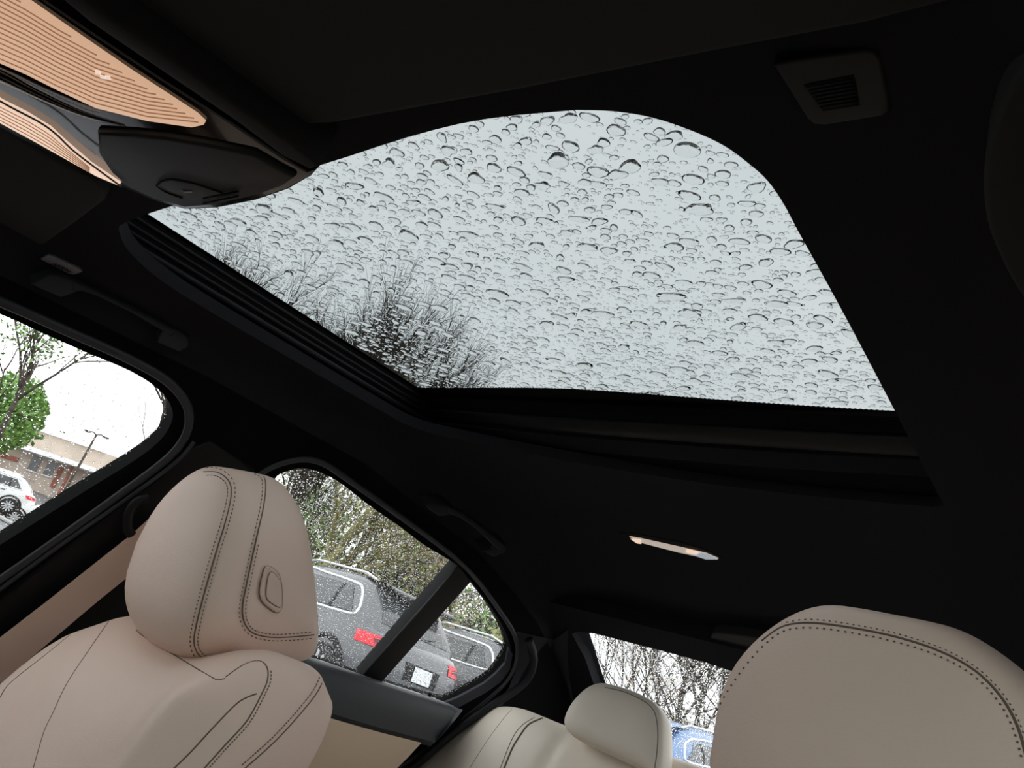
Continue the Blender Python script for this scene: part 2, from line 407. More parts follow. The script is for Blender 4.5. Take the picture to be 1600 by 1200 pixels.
# recess: side rails on both sides, rear beam, roller blind lip
fr = thing('sunroof_frame', 'black recessed sunroof frame with side rails around the wet roof glass', 'sunroof frame', (0, .6, 1.58))
for s in (-1, 1):
    x = s*.449
    mk('side_wall', *boxg((x, .62, 1.602), (.012, .80, .046)), M['deep'], fr, smooth=False)
    for k, (dx, z, r) in enumerate(((.009, 1.583, .0045), (.007, 1.596, .003), (.0055, 1.606, .0025), (.006, 1.617, .003))):
        tube('rail', [V((x-s*dx, .30, z)), V((x-s*dx, .93, z))], r, M['black'] if k % 2 else M['trim'], fr)
mk('front_wall', *boxg((0, .235, 1.60), (.9, .03, .044)), M['deep'], fr, smooth=False)
def beam(y0, z0, y1, z1, mm, nm, bow=.03):
    rws = []
    for t in [i/8 for i in range(9)]:
        y = y0+(y1-y0)*t; z = z0+(z1-z0)*t-.006*math.sin(math.pi*t)
        rws.append([V((x, y-bow*(x/.44)**2, z)) for x in [-.445+.89*k/24 for k in range(25)]])
    return solid(nm, rws, (0, 0, .008), mm, fr)
beam(.895, 1.622, .935, 1.612, M['deep'], 'rear_beam', .0)
beam(.925, 1.606, .965, 1.598, M['black'], 'rear_beam', .005)
beam(.965, 1.592, 1.02, 1.583, M['headliner'], 'blind_edge', .02)
beam(1.00, 1.581, 1.10, 1.579, M['deep'], 'blind_edge', .03)
mk('rear_wall', *boxg((0, 1.08, 1.60), (.9, .01, .05)), M['deep'], fr, smooth=False)
tube('rail', [V((x, .93-.005*(x/.44)**2, 1.6085)) for x in (-.44, -.2, 0, .2, .44)], .0012, M['trim'], fr)

# ------------------------------------------------------------------ rain drops
def dome(rs, seed, rings=6, seg=24, hr=.42, squash=1, jag=.12, pw=2.0):
    """closed drop, flat side down at z=0, unit-ish radius rs"""
    q = random.Random(seed); ph = [q.uniform(0, 6.28) for _ in range(4)]; am = [q.uniform(0, jag), q.uniform(0, jag), q.uniform(0, jag*.5)]
    vs, fs = [], []
    for j in range(rings):
        rr = (1-(j/rings)**1.35) if j else 1.0; z = 1-rr**pw
        for k in range(seg):
            a = 2*math.pi*k/seg
            f = 1+rr*(am[0]*math.cos(2*a+ph[0])+am[1]*math.cos(3*a+ph[1])+am[2]*math.cos(5*a+ph[2]))
            vs.append((rs*rr*f*math.cos(a), rs*rr*f*math.sin(a)*squash, rs*hr*z))
    vs.append((0, 0, rs*hr)); top = len(vs)-1
    for j in range(rings-1):
        for k in range(seg):
            l = (k+1) % seg; fs.append((j*seg+k, j*seg+l, (j+1)*seg+l, (j+1)*seg+k))
    for k in range(seg): fs.append(((rings-1)*seg+k, (rings-1)*seg+(k+1) % seg, top))
    fs.append(tuple(range(seg-1, -1, -1)))
    return vs, fs
def dropmesh(name, vs, fs):
    me = bpy.data.meshes.new(name); me.from_pydata(vs, [], fs); me.update()
    sm = [len(p.vertices) <= 4 for p in me.polygons]; me.polygons.foreach_set('use_smooth', sm); me.materials.append(M['water'])
    for ed in me.edges: pass
    return me
protos = [dropmesh('water_drop', *dome(1, 100+i, 9, 32, hr=rnd.uniform(.33, .42), jag=.10 if i < 10 else .2)) for i in range(20)]
class Darts:
    def __init__(s, cell): s.c = cell; s.g = {}; s.mx = 0
    def ok(s, x, y, r, k=1.0):
        R_ = r+s.mx; n = int(R_/s.c)+1; i, j = int(x//s.c), int(y//s.c)
        for a in range(i-n, i+n+1):
            for b in range(j-n, j+n+1):
                for (u, v_, q) in s.g.get((a, b), ()):
                    if (u-x)**2+(v_-y)**2 < ((r+q)*k)**2: return False
        return True
    def add(s, x, y, r): s.g.setdefault((int(x//s.c), int(y//s.c)), []).append((x, y, r)); s.mx = max(s.mx, r)
dt = Darts(.01); small = []; big = []
def density(x, y): return 1.0
for cnt, r0, r1 in ((45, .0085, .0120), (480, .0052, .0085), (1400, .0029, .0052), (3200, .0013, .0027), (5200, .0006, .0013)):
    for _ in range(cnt*2):
        if cnt <= 0: break
        x = rnd.uniform(-.44, .44); y = rnd.uniform(.22, .90); r = rnd.uniform(r0, r1)
        if dt.ok(x, y, r, .98):
            dt.add(x, y, r); cnt -= 1
            (big if len(big) < 300 else small).append((x, y, r))
for x, y, r in big:
    o = bpy.data.objects.new('water_drop', rnd.choice(protos)); COL.objects.link(o); o.parent = pane
    el = rnd.uniform(1.0, 1.45); o.location = (x, y, GZ+.0004)
    o.rotation_euler = (0, 0, rnd.gauss(.15, .5)); o.scale = (r*el, r/el**.35, r)
P_ = []
for x, y, r in small:
    vs, fs = dome(1, rnd.randrange(10**6), 4 if r > .002 else 3, 14 if r > .002 else 9, hr=rnd.uniform(.32, .44), jag=.12)
    an = rnd.gauss(.15, .6); el = rnd.uniform(1, 1.5) if r > .0018 else rnd.uniform(1, 1.15); ca, sa = math.cos(an), math.sin(an)
    P_.append(([(x+(ca*a*el-sa*b/el**.35)*r, y+(sa*a*el+ca*b/el**.35)*r, GZ+.0004+c*r) for a, b, c in vs], fs))
vs, fs = merge(P_)
o = link('small_water_drops', dropmesh('small_water_drops', vs, fs), None); o.parent = pane; stuff(o)

def inpoly(x, y, P):
    c = False; n = len(P)
    for i in range(n):
        x1, y1 = P[i]; x2, y2 = P[i-1]
        if (y1 > y) != (y2 > y) and x < (x2-x1)*(y-y1)/(y2-y1)+x1: c = not c
    return c
def basis(nrm):
    n = nrm.normalized(); a = V((0, 1, 0)); a = (a-n*a.dot(n)).normalized(); return n, a, n.cross(a)
def glass_with_rain(name, pts, nrm, counts, seed, off=.004, hr=.5):
    """pane from its corner points, drops on the outer side (the side nrm points to)"""
    q = random.Random(seed); n, a, b = basis(nrm); O = pts[0]
    P2 = [((p-O).dot(a), (p-O).dot(b)) for p in pts]
    pn = struct(prism(name, pts, n*-.003, M['glass']))
    xs = [p[0] for p in P2]; yy = [p[1] for p in P2]; D = Darts(.006); out = []
    for cnt, r0, r1 in counts:
        for _ in range(int(cnt*3)):
            if cnt <= 0: break
            x = q.uniform(min(xs), max(xs)); y = q.uniform(min(yy), max(yy)); r = q.uniform(r0, r1)
            if inpoly(x, y, P2) and D.ok(x, y, r, 1.05):
                D.add(x, y, r); cnt -= 1
                vs, fs = dome(1, q.randrange(10**6), 3, 9, hr=q.uniform(.35, .55)*hr/.5, jag=.12, pw=2.0)
                out.append(([O+a*(x+u*r)+b*(y+v_*r)+n*(.0004+c*r) for u, v_, c in vs], fs))
    vs, fs = merge(out)
    me = bpy.data.meshes.new('water_drops'); me.from_pydata([tuple(v) for v in vs], [], fs); me.update(); me.materials.append(M['water'])
    me.polygons.foreach_set('use_smooth', [len(p.vertices) <= 4 for p in me.polygons])
    o = link('water_drops', me, None); o.parent = pn; stuff(o); return pn
def grow(px, f=1.04):
    cx = sum(p[0] for p in px)/len(px); cy = sum(p[1] for p in px)/len(px); return [(cx+(x-cx)*f, cy+(y-cy)*f) for x, y in px]
out_ = -nS
glass_with_rain('window_2', [side(*p, inb=-.012) for p in grow(FW, 1.03)], out_, ((900, .0010, .0017), (4200, .0005, .0010)), 3)
glass_with_rain('window_3', [side(*p, inb=-.012) for p in grow(RW, 1.03)], out_, ((2600, .0012, .0021), (9000, .0006, .0012)), 4)
bwp = [rear(*p, off=-.02) for p in [(895, 955), (1200, 1035)]]
lo = [rp(.56, 1.36, -.02), rp(.60, 1.06, -.02), rp(-.60, 1.06, -.02), rp(-.56, 1.385, -.02)]
glass_with_rain('window_4', [rp(-.57, 1.39, -.02), rp(.57, 1.39, -.02), rp(.60, 1.08, -.02), rp(-.60, 1.08, -.02)], RN, ((9500, .0013, .0027), (11000, .0007, .0013)), 5)
mir = [V((-p.x, p.y, p.z)) for p in [side(*p, inb=-.012) for p in grow(RW, 1.03)]]
struct(prism('window_5', mir, nS*.003, M['glass']))

# ------------------------------------------------------------------ fittings on the headliner
def flatpts(px, z): return [at(*p, 2, z) for p in px]
# driver's visor
vis = [(156, 0), (227, 42), (325, 114), (406, 179), (428, 193), (455, 200), (520, 197), (800, 148), (1100, 90), (1350, 44), (1475, 12), (1700, -70), (1600, -420), (500, -420), (60, -70)]
o = thing('sun_visor', 'dark grey sun visor folded up across the top of the photo', 'sun visor', at(900, 60, 2, 1.55))
prism('visor_panel', flatpts(vis, 1.541), (0, 0, .014), M['headliner_light'], o, bev=.006)
o = thing('sun_visor', 'dark sun visor at the left edge below the lit overhead lamps', 'sun visor', at(40, 330, 2, 1.55))
vis2 = [(-250, 60), (0, 196), (60, 236), (150, 288), (164, 305), (160, 318), (110, 355), (50, 397), (25, 410), (-250, 450)]
prism('visor_panel', flatpts(vis2, 1.541), (0, 0, .014), M['headliner_light'], o, bev=.006)
# overhead console
con = thing('overhead_console', 'black overhead console with two lit ribbed map lamps', 'overhead console', at(250, 200, 2, 1.55))
prism('housing', flatpts([(497, 264), (478, 268), (440, 246), (360, 192), (250, 122), (130, 42), (40, -20), (-120, -130), (-260, -60), (-160, 110), (0, 200), (80, 245), (150, 275), (200, 298), (245, 316), (290, 328), (340, 326), (400, 314), (450, 297), (485, 277)], 1.526), (0, 0, .034), M['gloss'], con, bev=.004)
prism('side_strip', flatpts([(500, 262), (484, 266), (440, 244), (362, 186), (252, 112), (140, 36), (60, -30), (90, -40), (160, 20), (260, 88), (370, 166), (450, 222)], 1.520), (0, 0, .036), mat('bronze_grey', (.022, .018, .016), .6, .2), con, bev=.003)
prism('switch_panel', flatpts([(150, 208), (200, 210), (260, 216), (330, 228), (395, 242), (430, 262), (460, 280), (440, 294), (400, 308), (340, 322), (290, 326), (240, 312), (200, 294), (172, 270), (152, 240)], 1.521), (0, 0, .012), M['console'], con, bev=.004)
bt = prism('button', flatpts([(246, 290), (252, 284), (268, 281), (300, 287), (346, 302), (334, 312), (300, 313), (262, 303)], 1.5195), (0, 0, .006), mat('button_plastic', (.042, .040, .040), .5, .4), con, bev=.001)
mp = crom([at(*p, 2, 1.5190) for p in ((244, 290), (252, 283), (268, 280), (300, 286), (348, 302))], 4)
tube('groove', mp, .0006, M['ink'], con, seg=5)
tube('groove', crom([at(*p, 2, 1.5190) for p in ((244, 290), (258, 300), (285, 310))], 4), .0006, M['ink'], con, seg=5)
tube('symbol', crom([at(*p, 2, 1.5188) for p in ((283, 297), (288, 300), (294, 300), (300, 300))], 4), .0005, M['white'], bt, seg=5)
for dy in (0, 8):
    tube('groove', [at(318, 318-dy, 2, 1.5195), at(372, 306-dy*.9, 2, 1.5195)], .0008, M['ink'], con, seg=5)
L1 = [(-80, -70), (-20, -40), (28, -2), (100, 48), (200, 116), (305, 184), (318, 196), (300, 200), (230, 190), (150, 170), (90, 142), (40, 117), (0, 100), (-80, 60)]
l1 = prism('lamp_lens', flatpts(L1, 1.5215), (0, 0, .006), M['lamp'], con, bev=.001)
low = [(-80, 60), (0, 100), (40, 117), (90, 142), (150, 168), (230, 188), (318, 197)]
def yl(x, tab):
    for (a, u), (b, v_) in zip(tab, tab[1:]):
        if x <= b: return u+(v_-u)*(x-a)/(b-a)
    return tab[-1][1]
upp = [(-80, -70), (-20, -40), (28, -2), (100, 48), (200, 116), (305, 184), (320, 196)]
parts = []
for k in range(1, 22):
    dy = k*8.2; pth = []; 
    for i in range(60):
        x = -60+i*6.6; y = yl(x, low)-dy*(1-.35*max(0, x)/320)-0
        if y > yl(x, upp)+1.5 and x < 312: pth.append(at(x, y, 2, 1.5213))
    if len(pth) > 3: parts.append(tubeg(crom(pth, 2), .00055, 5))
vs, fs = merge(parts); stuff(mk('lens_ribs', vs, fs, M['rib'], l1))
for (x, y) in ((152, 114), (160, 121), (168, 122)):
    prism('pale_mark', flatpts([(x-4, y-4), (x+4, y-2), (x+5, y+3), (x-3, y+2)], 1.5206), (0, 0, .0004), mat('mark', (.8, .7, .6), .5, .3, emit=((1, .8, .7), .75)), l1)  # small marks with a paler glow than the lens around them
L2 = [(-80, 112), (0, 162), (40, 182), (76, 204), (100, 226), (140, 260), (186, 291), (150, 276), (100, 248), (50, 220), (0, 193), (-80, 150)]
l2 = prism('lamp_lens', flatpts(L2, 1.5215), (0, 0, .006), M['lamp2'], con, bev=.001)
parts = []
for k in range(13):
    x0 = -10+k*13; parts.append(tubeg([at(x0, 150+.55*x0+14, 2, 1.5212), at(x0+34, 196+.55*x0+20, 2, 1.5212)], .0005, 5))
def clip2(parts): return parts
vs, fs = merge(parts)
keep = []
st = mk('lens_ribs', vs, fs, M['rib'], l2); stuff(st)
st.data.clear_geometry(); parts = []
L2s = sorted([(0, 162), (40, 182), (76, 204), (100, 226), (140, 260), (186, 291)])
L2b = [(0, 193), (50, 220), (100, 248), (150, 276), (186, 291)]
for k in range(1, 6):
    t = k/6; pth = [at(x, yl(x, L2s)*(1-t)+yl(x, L2b)*t, 2, 1.5213) for x in range(0, 150, 10)]
    parts.append(tubeg(pth, .0005, 5))
vs, fs = merge(parts); iv = wm(l2).inverted(); st.data.from_pydata([tuple(iv @ V(v)) for v in vs], [], fs)
tube('divider', crom([at(*p, 2, 1.521) for p in ((-80, 85), (0, 118), (60, 148), (130, 178), (195, 196))], 5), lambda t: .009*(1-.85*t), M['gloss'], con, flat=.5, nrm=V((0, 0, 1)))
tube('bright_edge', crom([at(*p, 2, 1.5155) for p in ((-80, 72), (0, 107), (60, 136), (130, 168), (155, 175))], 5), .0006, mat('satin_edge', (.3, .3, .31), .3, .5), con, seg=5)
tube('bright_edge', crom([at(*p, 2, 1.5185) for p in ((-80, 106), (0, 158), (60, 190), (88, 210), (120, 240), (190, 292))], 5), .0008, mat('satin_edge', (.1, .1, .105), .3, .5), con, seg=5)

# microphone grille
mg = thing('microphone_grille', 'dark grey slotted microphone cover on the headliner, upper right', 'microphone', at(1310, 140, 2, ZC))
mgo = [(1208, 103), (1216, 99), (1352, 78), (1368, 82), (1378, 95), (1390, 160), (1388, 176), (1378, 183), (1290, 197), (1272, 196), (1262, 188)]
mgi = [(1256, 133), (1334, 118), (1343, 165), (1286, 174)]
body = prism('cover', flatpts(mgo, 1.551), (0, 0, .010), mat('mic_plastic', (.03, .027, .024), .6, .3), mg, bev=.002)
prism('recess', flatpts(mgi, 1.5505), (0, 0, .002), M['ink'], mg)
parts = []
for k in range(1, 8):
    t = k/8; a = (1256+(1286-1256)*t, 133+(174-133)*t); b = (1334+(1343-1334)*t, 118+(165-118)*t)
    parts.append(tubeg([at(*a, 2, 1.5503), at(*b, 2, 1.5503)], .0007, 4))
vs, fs = merge(parts); stuff(mk('slats', vs, fs, mat('mic_slat', (.04, .045, .04), .6, .3), mg))

# airbag tag
tg = thing('airbag_tag', 'small grey slanted tag with dark lettering above the front grab handle', 'tag', hit(CB, 96, 412)[0])
TP = [(64, 403), (76, 396), (84, 398), (124, 417), (129, 422), (116, 427), (108, 426)]
tp = [hit(CB, *p, off=.003)[0] for p in TP]
cn = hit(CB, 96, 412)[1]
prism('tag_plate', tp, -cn*.003, M['plate'], tg, bev=.0004)
cu = bpy.data.curves.new('lettering', 'FONT'); cu.body = 'AIRBAG'; cu.size = 1; cu.shear = .3; cu.extrude = .01; cu.offset = .012
to = bpy.data.objects.new('lettering', cu); COL.objects.link(to)
dg = bpy.context.evaluated_depsgraph_get(); me = bpy.data.meshes.new_from_object(to.evaluated_get(dg)); bpy.data.objects.remove(to)
xs = [v.co.x for v in me.vertices]; x0, x1 = min(xs), max(xs)
a0 = hit(CB, 79, 410, .0035)[0]; a1 = hit(CB, 110, 423.5, .0035)[0]; up0 = hit(CB, 85, 406.5, .0035)[0]-a0
ux = a1-a0
me.transform(Matrix.Translation((-x0, 0, 0)))
for v in me.vertices:
    q = v.co.copy(); v.co = a0 + ux*(q.x/(x1-x0)) + up0*(q.y/.7) + cn*(q.z*.02)
me.transform(wm(tg).inverted()); link('lettering', me, M['ink'], tg)

# grab handles
def handle(name, label, base, bar, mounts, x, ext=.022, inb=None):
    t = thing(name, label, 'grab handle', base)
    prism('bar', [at(*p, 0, x) for p in bar], (-ext*.55, 0, ext*.35), M['handle'], t, bev=.004)
    for m_ in mounts: prism('mount', [at(*p, 0, x-.001) for p in m_], (-ext*1.3, 0, ext*.9), M['handle'], t, bev=.003)
    return t
handle('grab_handle', 'charcoal grab handle above the front side window', at(180, 480, 0, -.505),
       [(112, 437), (135, 445), (200, 477), (250, 502), (278, 517), (268, 528), (250, 516), (200, 487), (150, 463), (128, 456), (112, 458)],
       [[(48, 445), (76, 428), (95, 430), (118, 438), (136, 450), (118, 458), (95, 466)], [(256, 512), (278, 515), (296, 528), (296, 542), (280, 551), (246, 536), (250, 524)]], -.505)
handle('grab_handle', 'charcoal grab handle above the rear side window', at(735, 820, 0, -.485),
       [(700, 792), (725, 802), (760, 828), (792, 854), (780, 862), (768, 850), (745, 828), (720, 810), (700, 803)],
       [[(664, 789), (676, 786), (700, 791), (712, 800), (700, 806), (686, 807), (672, 798)], [(766, 852), (780, 848), (792, 853), (790, 864), (772, 871), (753, 861), (768, 858)]], -.485)
# driver's roof-rail handle end at the right edge
dh = thing('grab_handle', 'dark curved grab handle at the right edge of the photo', 'grab handle', at(1580, 300, 2, 1.53))
pts = crom([at(*p, 2, 1.520) for p in ((1660, 60), (1600, 108), (1560, 170), (1538, 260), (1540, 340), (1560, 400), (1602, 474), (1680, 560), (1760, 420), (1760, 160))], 5, True)
prism('bar', pts, (0, 0, .03), M['headliner_light'], dh, bev=.012, seg=5)

# rear reading lamp
rl = thing('reading_lamp', 'slim lit rear reading lamp set into the dark headliner', 'lamp', hit(CB, 1047, 852)[0])
def hp(px, off): return [hit(CB, *p, off=off)[0] for p in px]
prism('bezel', hp([(966, 832), (990, 833), (1060, 845), (1100, 857), (1130, 872), (1110, 873), (1060, 866), (1000, 851)], .001), (0, 0, .004), M['ink'], rl)
prism('lens', hp([(984, 837), (1002, 840), (1070, 855), (1104, 863), (1123, 871), (1106, 871), (1060, 861), (1002, 846)], .003), (0, 0, .003), mat('rear_lens', (.4, .37, .33), .2, .5, emit=((1, .85, .72), .42)), rl)
for px in ([(986, 839), (1002, 841), (1003, 847), (996, 846)], [(1074, 855), (1092, 859), (1090, 864), (1072, 860)]):
    prism('bulb', hp(px, .0045), (0, 0, .001), M['lamp2'], rl)
prism('clear_end', hp([(1080, 863), (1096, 861), (1108, 864), (1122, 871), (1104, 871)], .0045), (0, 0, .001), mat('cool_lens', (.6, .64, .72), .2, .5, emit=((.8, .88, 1), .35)), rl)
# high brake lamp housing at the rear header
bl = thing('brake_lamp_housing', 'dark rounded housing at the top of the rear window beside the driver headrest', 'lamp housing', rear(1150, 1010, .05))
prism('housing', crom([rear(*p, off=.06) for p in ((1112, 992), (1128, 990), (1200, 1000), (1290, 1020), (1280, 1070), (1200, 1052), (1160, 1036), (1130, 1020), (1113, 1005))], 3, True), RN*.012, M['handle'], bl, bev=.004)

# ------------------------------------------------------------------ seats
def seamline(b, px, parent, r=.0009, m=None, off=-.0003, name='seam'):
    hs = [hit(b, *p) for p in dens(px)]; pth = [h[0]+h[1]*off for h in hs if h]
    if len(pth) < 3: return
    return tube(name, pth, r, m or M['seam'], parent, seg=6)
def dens(px, step=5):
    P = crom([V((x, y, 0)) for x, y in px], 8); L = sum((P[i+1]-P[i]).length for i in range(len(P)-1))
    return [(p.x, p.y) for p in resample(P, max(4, int(L/step)))]
def stitches(b, px, parent, off2, pitch=6.2, r=.0006):
    """row of single stitches beside a seam"""
    Q = dens(px, pitch); parts = []
    for i in range(1, len(Q)-1):
        tx, ty = Q[i+1][0]-Q[i-1][0], Q[i+1][1]-Q[i-1][1]; l = math.hypot(tx, ty) or 1
        tx /= l; ty /= l; x = Q[i][0]-ty*off2; y = Q[i][1]+tx*off2
        a = hit(b, x-tx*1.5, y-ty*1.5, .0002); c = hit(b, x+tx*1.5, y+ty*1.5, .0002)
        if a and c and (a[0]-c[0]).length < .02: parts.append(tubeg([a[0], c[0]], r, 5))
    if parts:
        vs, fs = merge(parts); return stuff(mk('stitching', vs, fs, M['stitch'], parent))
def sg(x, p): return math.copysign(abs(x)**p, x)
HP = [0.1292, 0.0869, 0.1217, 0.3701, 0.5359, 0.0399, -0.1753, -0.3975, 0.6344, 1.2575, 0.4038, -0.0243, 0.4453, 0.6468, 1.2343, 0.4763, -0.0144, -0.0249, 1.116]
def headrest_geo():
    a, b, c, e1, e2, tap, tilt, cx, cy, cz, tapy, yb = HP[:12]; t2, y2q, xs_, e3 = HP[15:19]
    nu, nv = 40, 72; rows = []
    for i in range(nu+1):
        u = -math.pi/2+math.pi*i/nu; u = math.pi/2*sg(math.sin(u), 1.0)*1.0 if False else u
        row = []
        for j in range(nv):
            v_ = 2*math.pi*j/nv
            X_ = sg(math.cos(u), e1)*sg(math.cos(v_), e2); Y_ = sg(math.cos(u), e1)*sg(math.sin(v_), e2); Z_ = sg(math.sin(u), e1*e3)
            x = a*X_*(1-tap*Z_-t2*Z_**2)+xs_*Z_; y = b*Y_*(1-tapy*Z_)+yb*(1-Z_**2)+y2q*Z_**3; z = c*Z_
            row.append(V((x+cx, y*math.cos(tilt)+z*math.sin(tilt)+cy, -y*math.sin(tilt)+z*math.cos(tilt)+cz)))
        rows.append(row)
    vs, fs = loftg(rows, True); return vs, fs
ps = thing('front_seat', 'cream leather front passenger seat with stitched headrest, left in photo', 'seat', (-.40, .62, .36))
hv, hf = headrest_geo()
hr_ = fixn(mk('headrest', hv, hf, M['leather'], ps))
md = hr_.modifiers.new('s', 'SMOOTH'); md.factor = .5; md.iterations = 4
HB = bvh(hr_)
S1 = [(318, 737), (340, 738), (358, 752), (361, 775), (352, 815), (338, 860), (322, 915), (309, 965), (303, 1000), (308, 1020), (322, 1033)]
S2 = [(395, 734), (410, 742), (415, 757), (412, 790), (400, 845), (386, 910), (379, 950), (383, 975), (397, 990), (425, 996), (460, 995), (491, 992)]
seamline(HB, S1, hr_); stitches(HB, S1, hr_, 6); stitches(HB, S1, hr_, -6)
seamline(HB, S2, hr_); stitches(HB, S2, hr_, 5); stitches(HB, S2[4:], hr_, -5)
# side button
bo = [(412, 890), (418, 885), (428, 890), (436, 900), (440, 920), (440, 948), (432, 957), (420, 950), (408, 938), (405, 920)]
bi = [(418, 898), (424, 896), (432, 903), (436, 912), (437, 940), (434, 948), (424, 943), (414, 934), (414, 915)]
bh = [hit(HB, *p, off=.003) for p in bo]; nn = sum((h[1] for h in bh), V((0, 0, 0))).normalized()
bz = prism('button_bezel', crom([h[0] for h in bh], 3, True), -nn*.012, M['bezel'], hr_, bev=.003)
bh2 = [hit(HB, *p, off=.0045) for p in bi]
prism('button', crom([h[0] for h in bh2], 3, True), -nn*.004, M['bezel'], bz, bev=.001)
pth = crom([h[0]-nn*.0012 for h in bh2], 3, True); tube('groove', pth, .0007, M['seam'], bz, seg=5, closed=True)
pth = crom([hit(HB, *p, off=.0002)[0] for p in bo], 3, True); tube('groove', pth, .0011, M['seam'], hr_, seg=5, closed=True)
for dx in (-.05, .05):
    tube('post', [V((-.40+dx, .66, 1.05)), V((-.40+dx, .65, 1.18))], .006, M['steel'], ps)
# backrest
RC = .40
EO = V((-.40, .635, 1.166)); EX = V((1, 0, 0)); ES = V((0, math.sin(RC), math.cos(RC))); ED = V((0, -math.cos(RC), math.sin(RC)))
def pillow(outline, tf, tb, front, p=2.6, nr=18, cen=(0, -.3)):
    """closed 2d outline (x,s) -> rings toward the centre; front/back thickness"""
    n = len(outline); vs, fs = [], []; ks = [1-((i/nr)**1.6) for i in range(nr+1)]
    ks = [math.cos(math.pi/2*(i/nr)) if False else (1-(i/nr)) for i in range(nr+1)]
    ks = [k**.5 for k in ks]
    def ring(side_):
        for i, k in enumerate(ks):
            if side_ < 0 and i == 0: continue
            h = max(0, 1-k**p)**(1/p)
            for (x, s) in outline:
                X_, S_ = cen[0]+(x-cen[0])*k, cen[1]+(s-cen[1])*k
                d = h*tf+front(X_, S_)*h if side_ > 0 else -h*tb
                vs.append((X_, S_, d))
    ring(1); ring(-1)
    m = len(ks)
    for i in range(m-1):
        for k in range(n): l = (k+1) % n; fs.append((i*n+k, (i+1)*n+k, (i+1)*n+l, i*n+l))
    base = m*n
    for i in range(m-1):
        for k in range(n):
            l = (k+1) % n
            A_ = (k if i == 0 else base+(i-1)*n+k); B_ = (l if i == 0 else base+(i-1)*n+l)
            fs.append((A_, B_, base+i*n+l, base+i*n+k))
    return vs, fs
hr_side = [(0, -.032), (.07, -.032), (.11, -.02), (.14, -.006), (.18, .003), (.220, .003), (.252, -.010), (.268, -.050), (.274, -.13), (.274, -.32), (.27, -.45), (.25, -.60), (.2, -.66), (0, -.67)]
hl_side = [(.2, -.66), (.25, -.60), (.262, -.45), (.257, -.34), (.243, -.255), (.226, -.185), (.206, -.122), (.184, -.076), (.158, -.042), (.135, -.026), (.11, -.026), (.07, -.032)]
outl = [V((x, s, 0)) for x, s in hr_side] + [V((-x, s, 0)) for x, s in hl_side]
outl = [(p.x, p.y) for p in crom(outl, 5, True)]
def bol(x, s):
    ax = abs(x); b = math.exp(-((ax-.19)/.045)**2)*.035*min(1, max(0, (-s)/.10))
    return b + .012*math.exp(-((s+.10)/.08)**2)*(ax < 1)
pv, pf = pillow(outl, .075, .10, bol)
sb = fixn(mk('backrest', [EO+EX*x+ES*s+ED*d for x, s, d in pv], pf, M['leather'], ps))
SB = bvh(sb)
# cushion (below the frame, seen from other positions)
cv, cf = pillow([(p.x, p.y) for p in crom([V((x, y, 0)) for x, y in ((.25, 0), (.26, .25), (.22, .48), (0, .52), (-.22, .48), (-.26, .25), (-.25, 0), (0, -.03))], 5, True)], .10, .08, lambda x, s: 0, cen=(0, .25))
fixn(mk('cushion', [V((-.40+x, .42-s, .56+d)) for x, s, d in cv], cf, M['leather'], ps))
C1 = [(213, 984), (224, 994), (270, 1022), (332, 1059), (342, 1062), (352, 1060)]
C2 = [(352, 1058), (378, 1040), (396, 1033), (410, 1034), (418, 1045), (418, 1062), (411, 1080), (386, 1126), (350, 1166), (318, 1202)]
C3 = [(401, 1084), (385, 1090), (367, 1102), (332, 1138), (297, 1176), (266, 1206)]
C4 = [(176, 962), (140, 1014), (105, 1067), (82, 1115), (68, 1145), (52, 1200)]
C5 = [(192, 953), (140, 970), (70, 1024), (16, 1067), (0, 1090)]
C6 = [(507, 1058), (490, 1090), (437, 1151), (380, 1203)]
for c in (C1, C2, C3, C6): seamline(SB, c, sb)
for c in (C4, C5): seamline(SB, c, sb, r=.0008)
stitches(SB, C2[4:], sb, -5, 5, .0007); stitches(SB, C6, sb, 7, 5, .0007)
# driver's seat: copies of the passenger seat's parts, shifted
DV = V((.8428, .0124, -.0232))
ds = ps.copy(); COL.objects.link(ds); ds.location = ps.location+DV; ds['label'] = 'cream leather driver seat whose large headrest fills the lower right corner'
for ch in list(ps.children):
    c = ch.copy(); COL.objects.link(c); c.parent = ds
    if c.name.startswith('headrest'): dh_ = c
    if c.name.startswith('backrest'):
        for g in ch.children:
            d = g.copy(); COL.objects.link(d); d.parent = c
for oo in (ps, ds): oo['group'] = 'front seats'
DB = bvh(dh_)
T1 = [(1067, 1200), (1085, 1150), (1115, 1085), (1150, 1035), (1185, 1003), (1220, 986), (1258, 981), (1320, 985), (1400, 1003), (1470, 1026), (1520, 1055), (1560, 1095), (1590, 1145), (1604, 1190), (1615, 1240)]
T1 = [(1078, 1212), (1095, 1150), (1122, 1090), (1155, 1040), (1190, 1001), (1222, 979), (1262, 973), (1320, 979), (1400, 995), (1470, 1018), (1525, 1049), (1565, 1090), (1590, 1135), (1606, 1190)]
seamline(DB, T1[4:], dh_, r=.0009); stitches(DB, T1, dh_, 8, 11, .0006); stitches(DB, T1[5:], dh_, -5, 9, .0004)

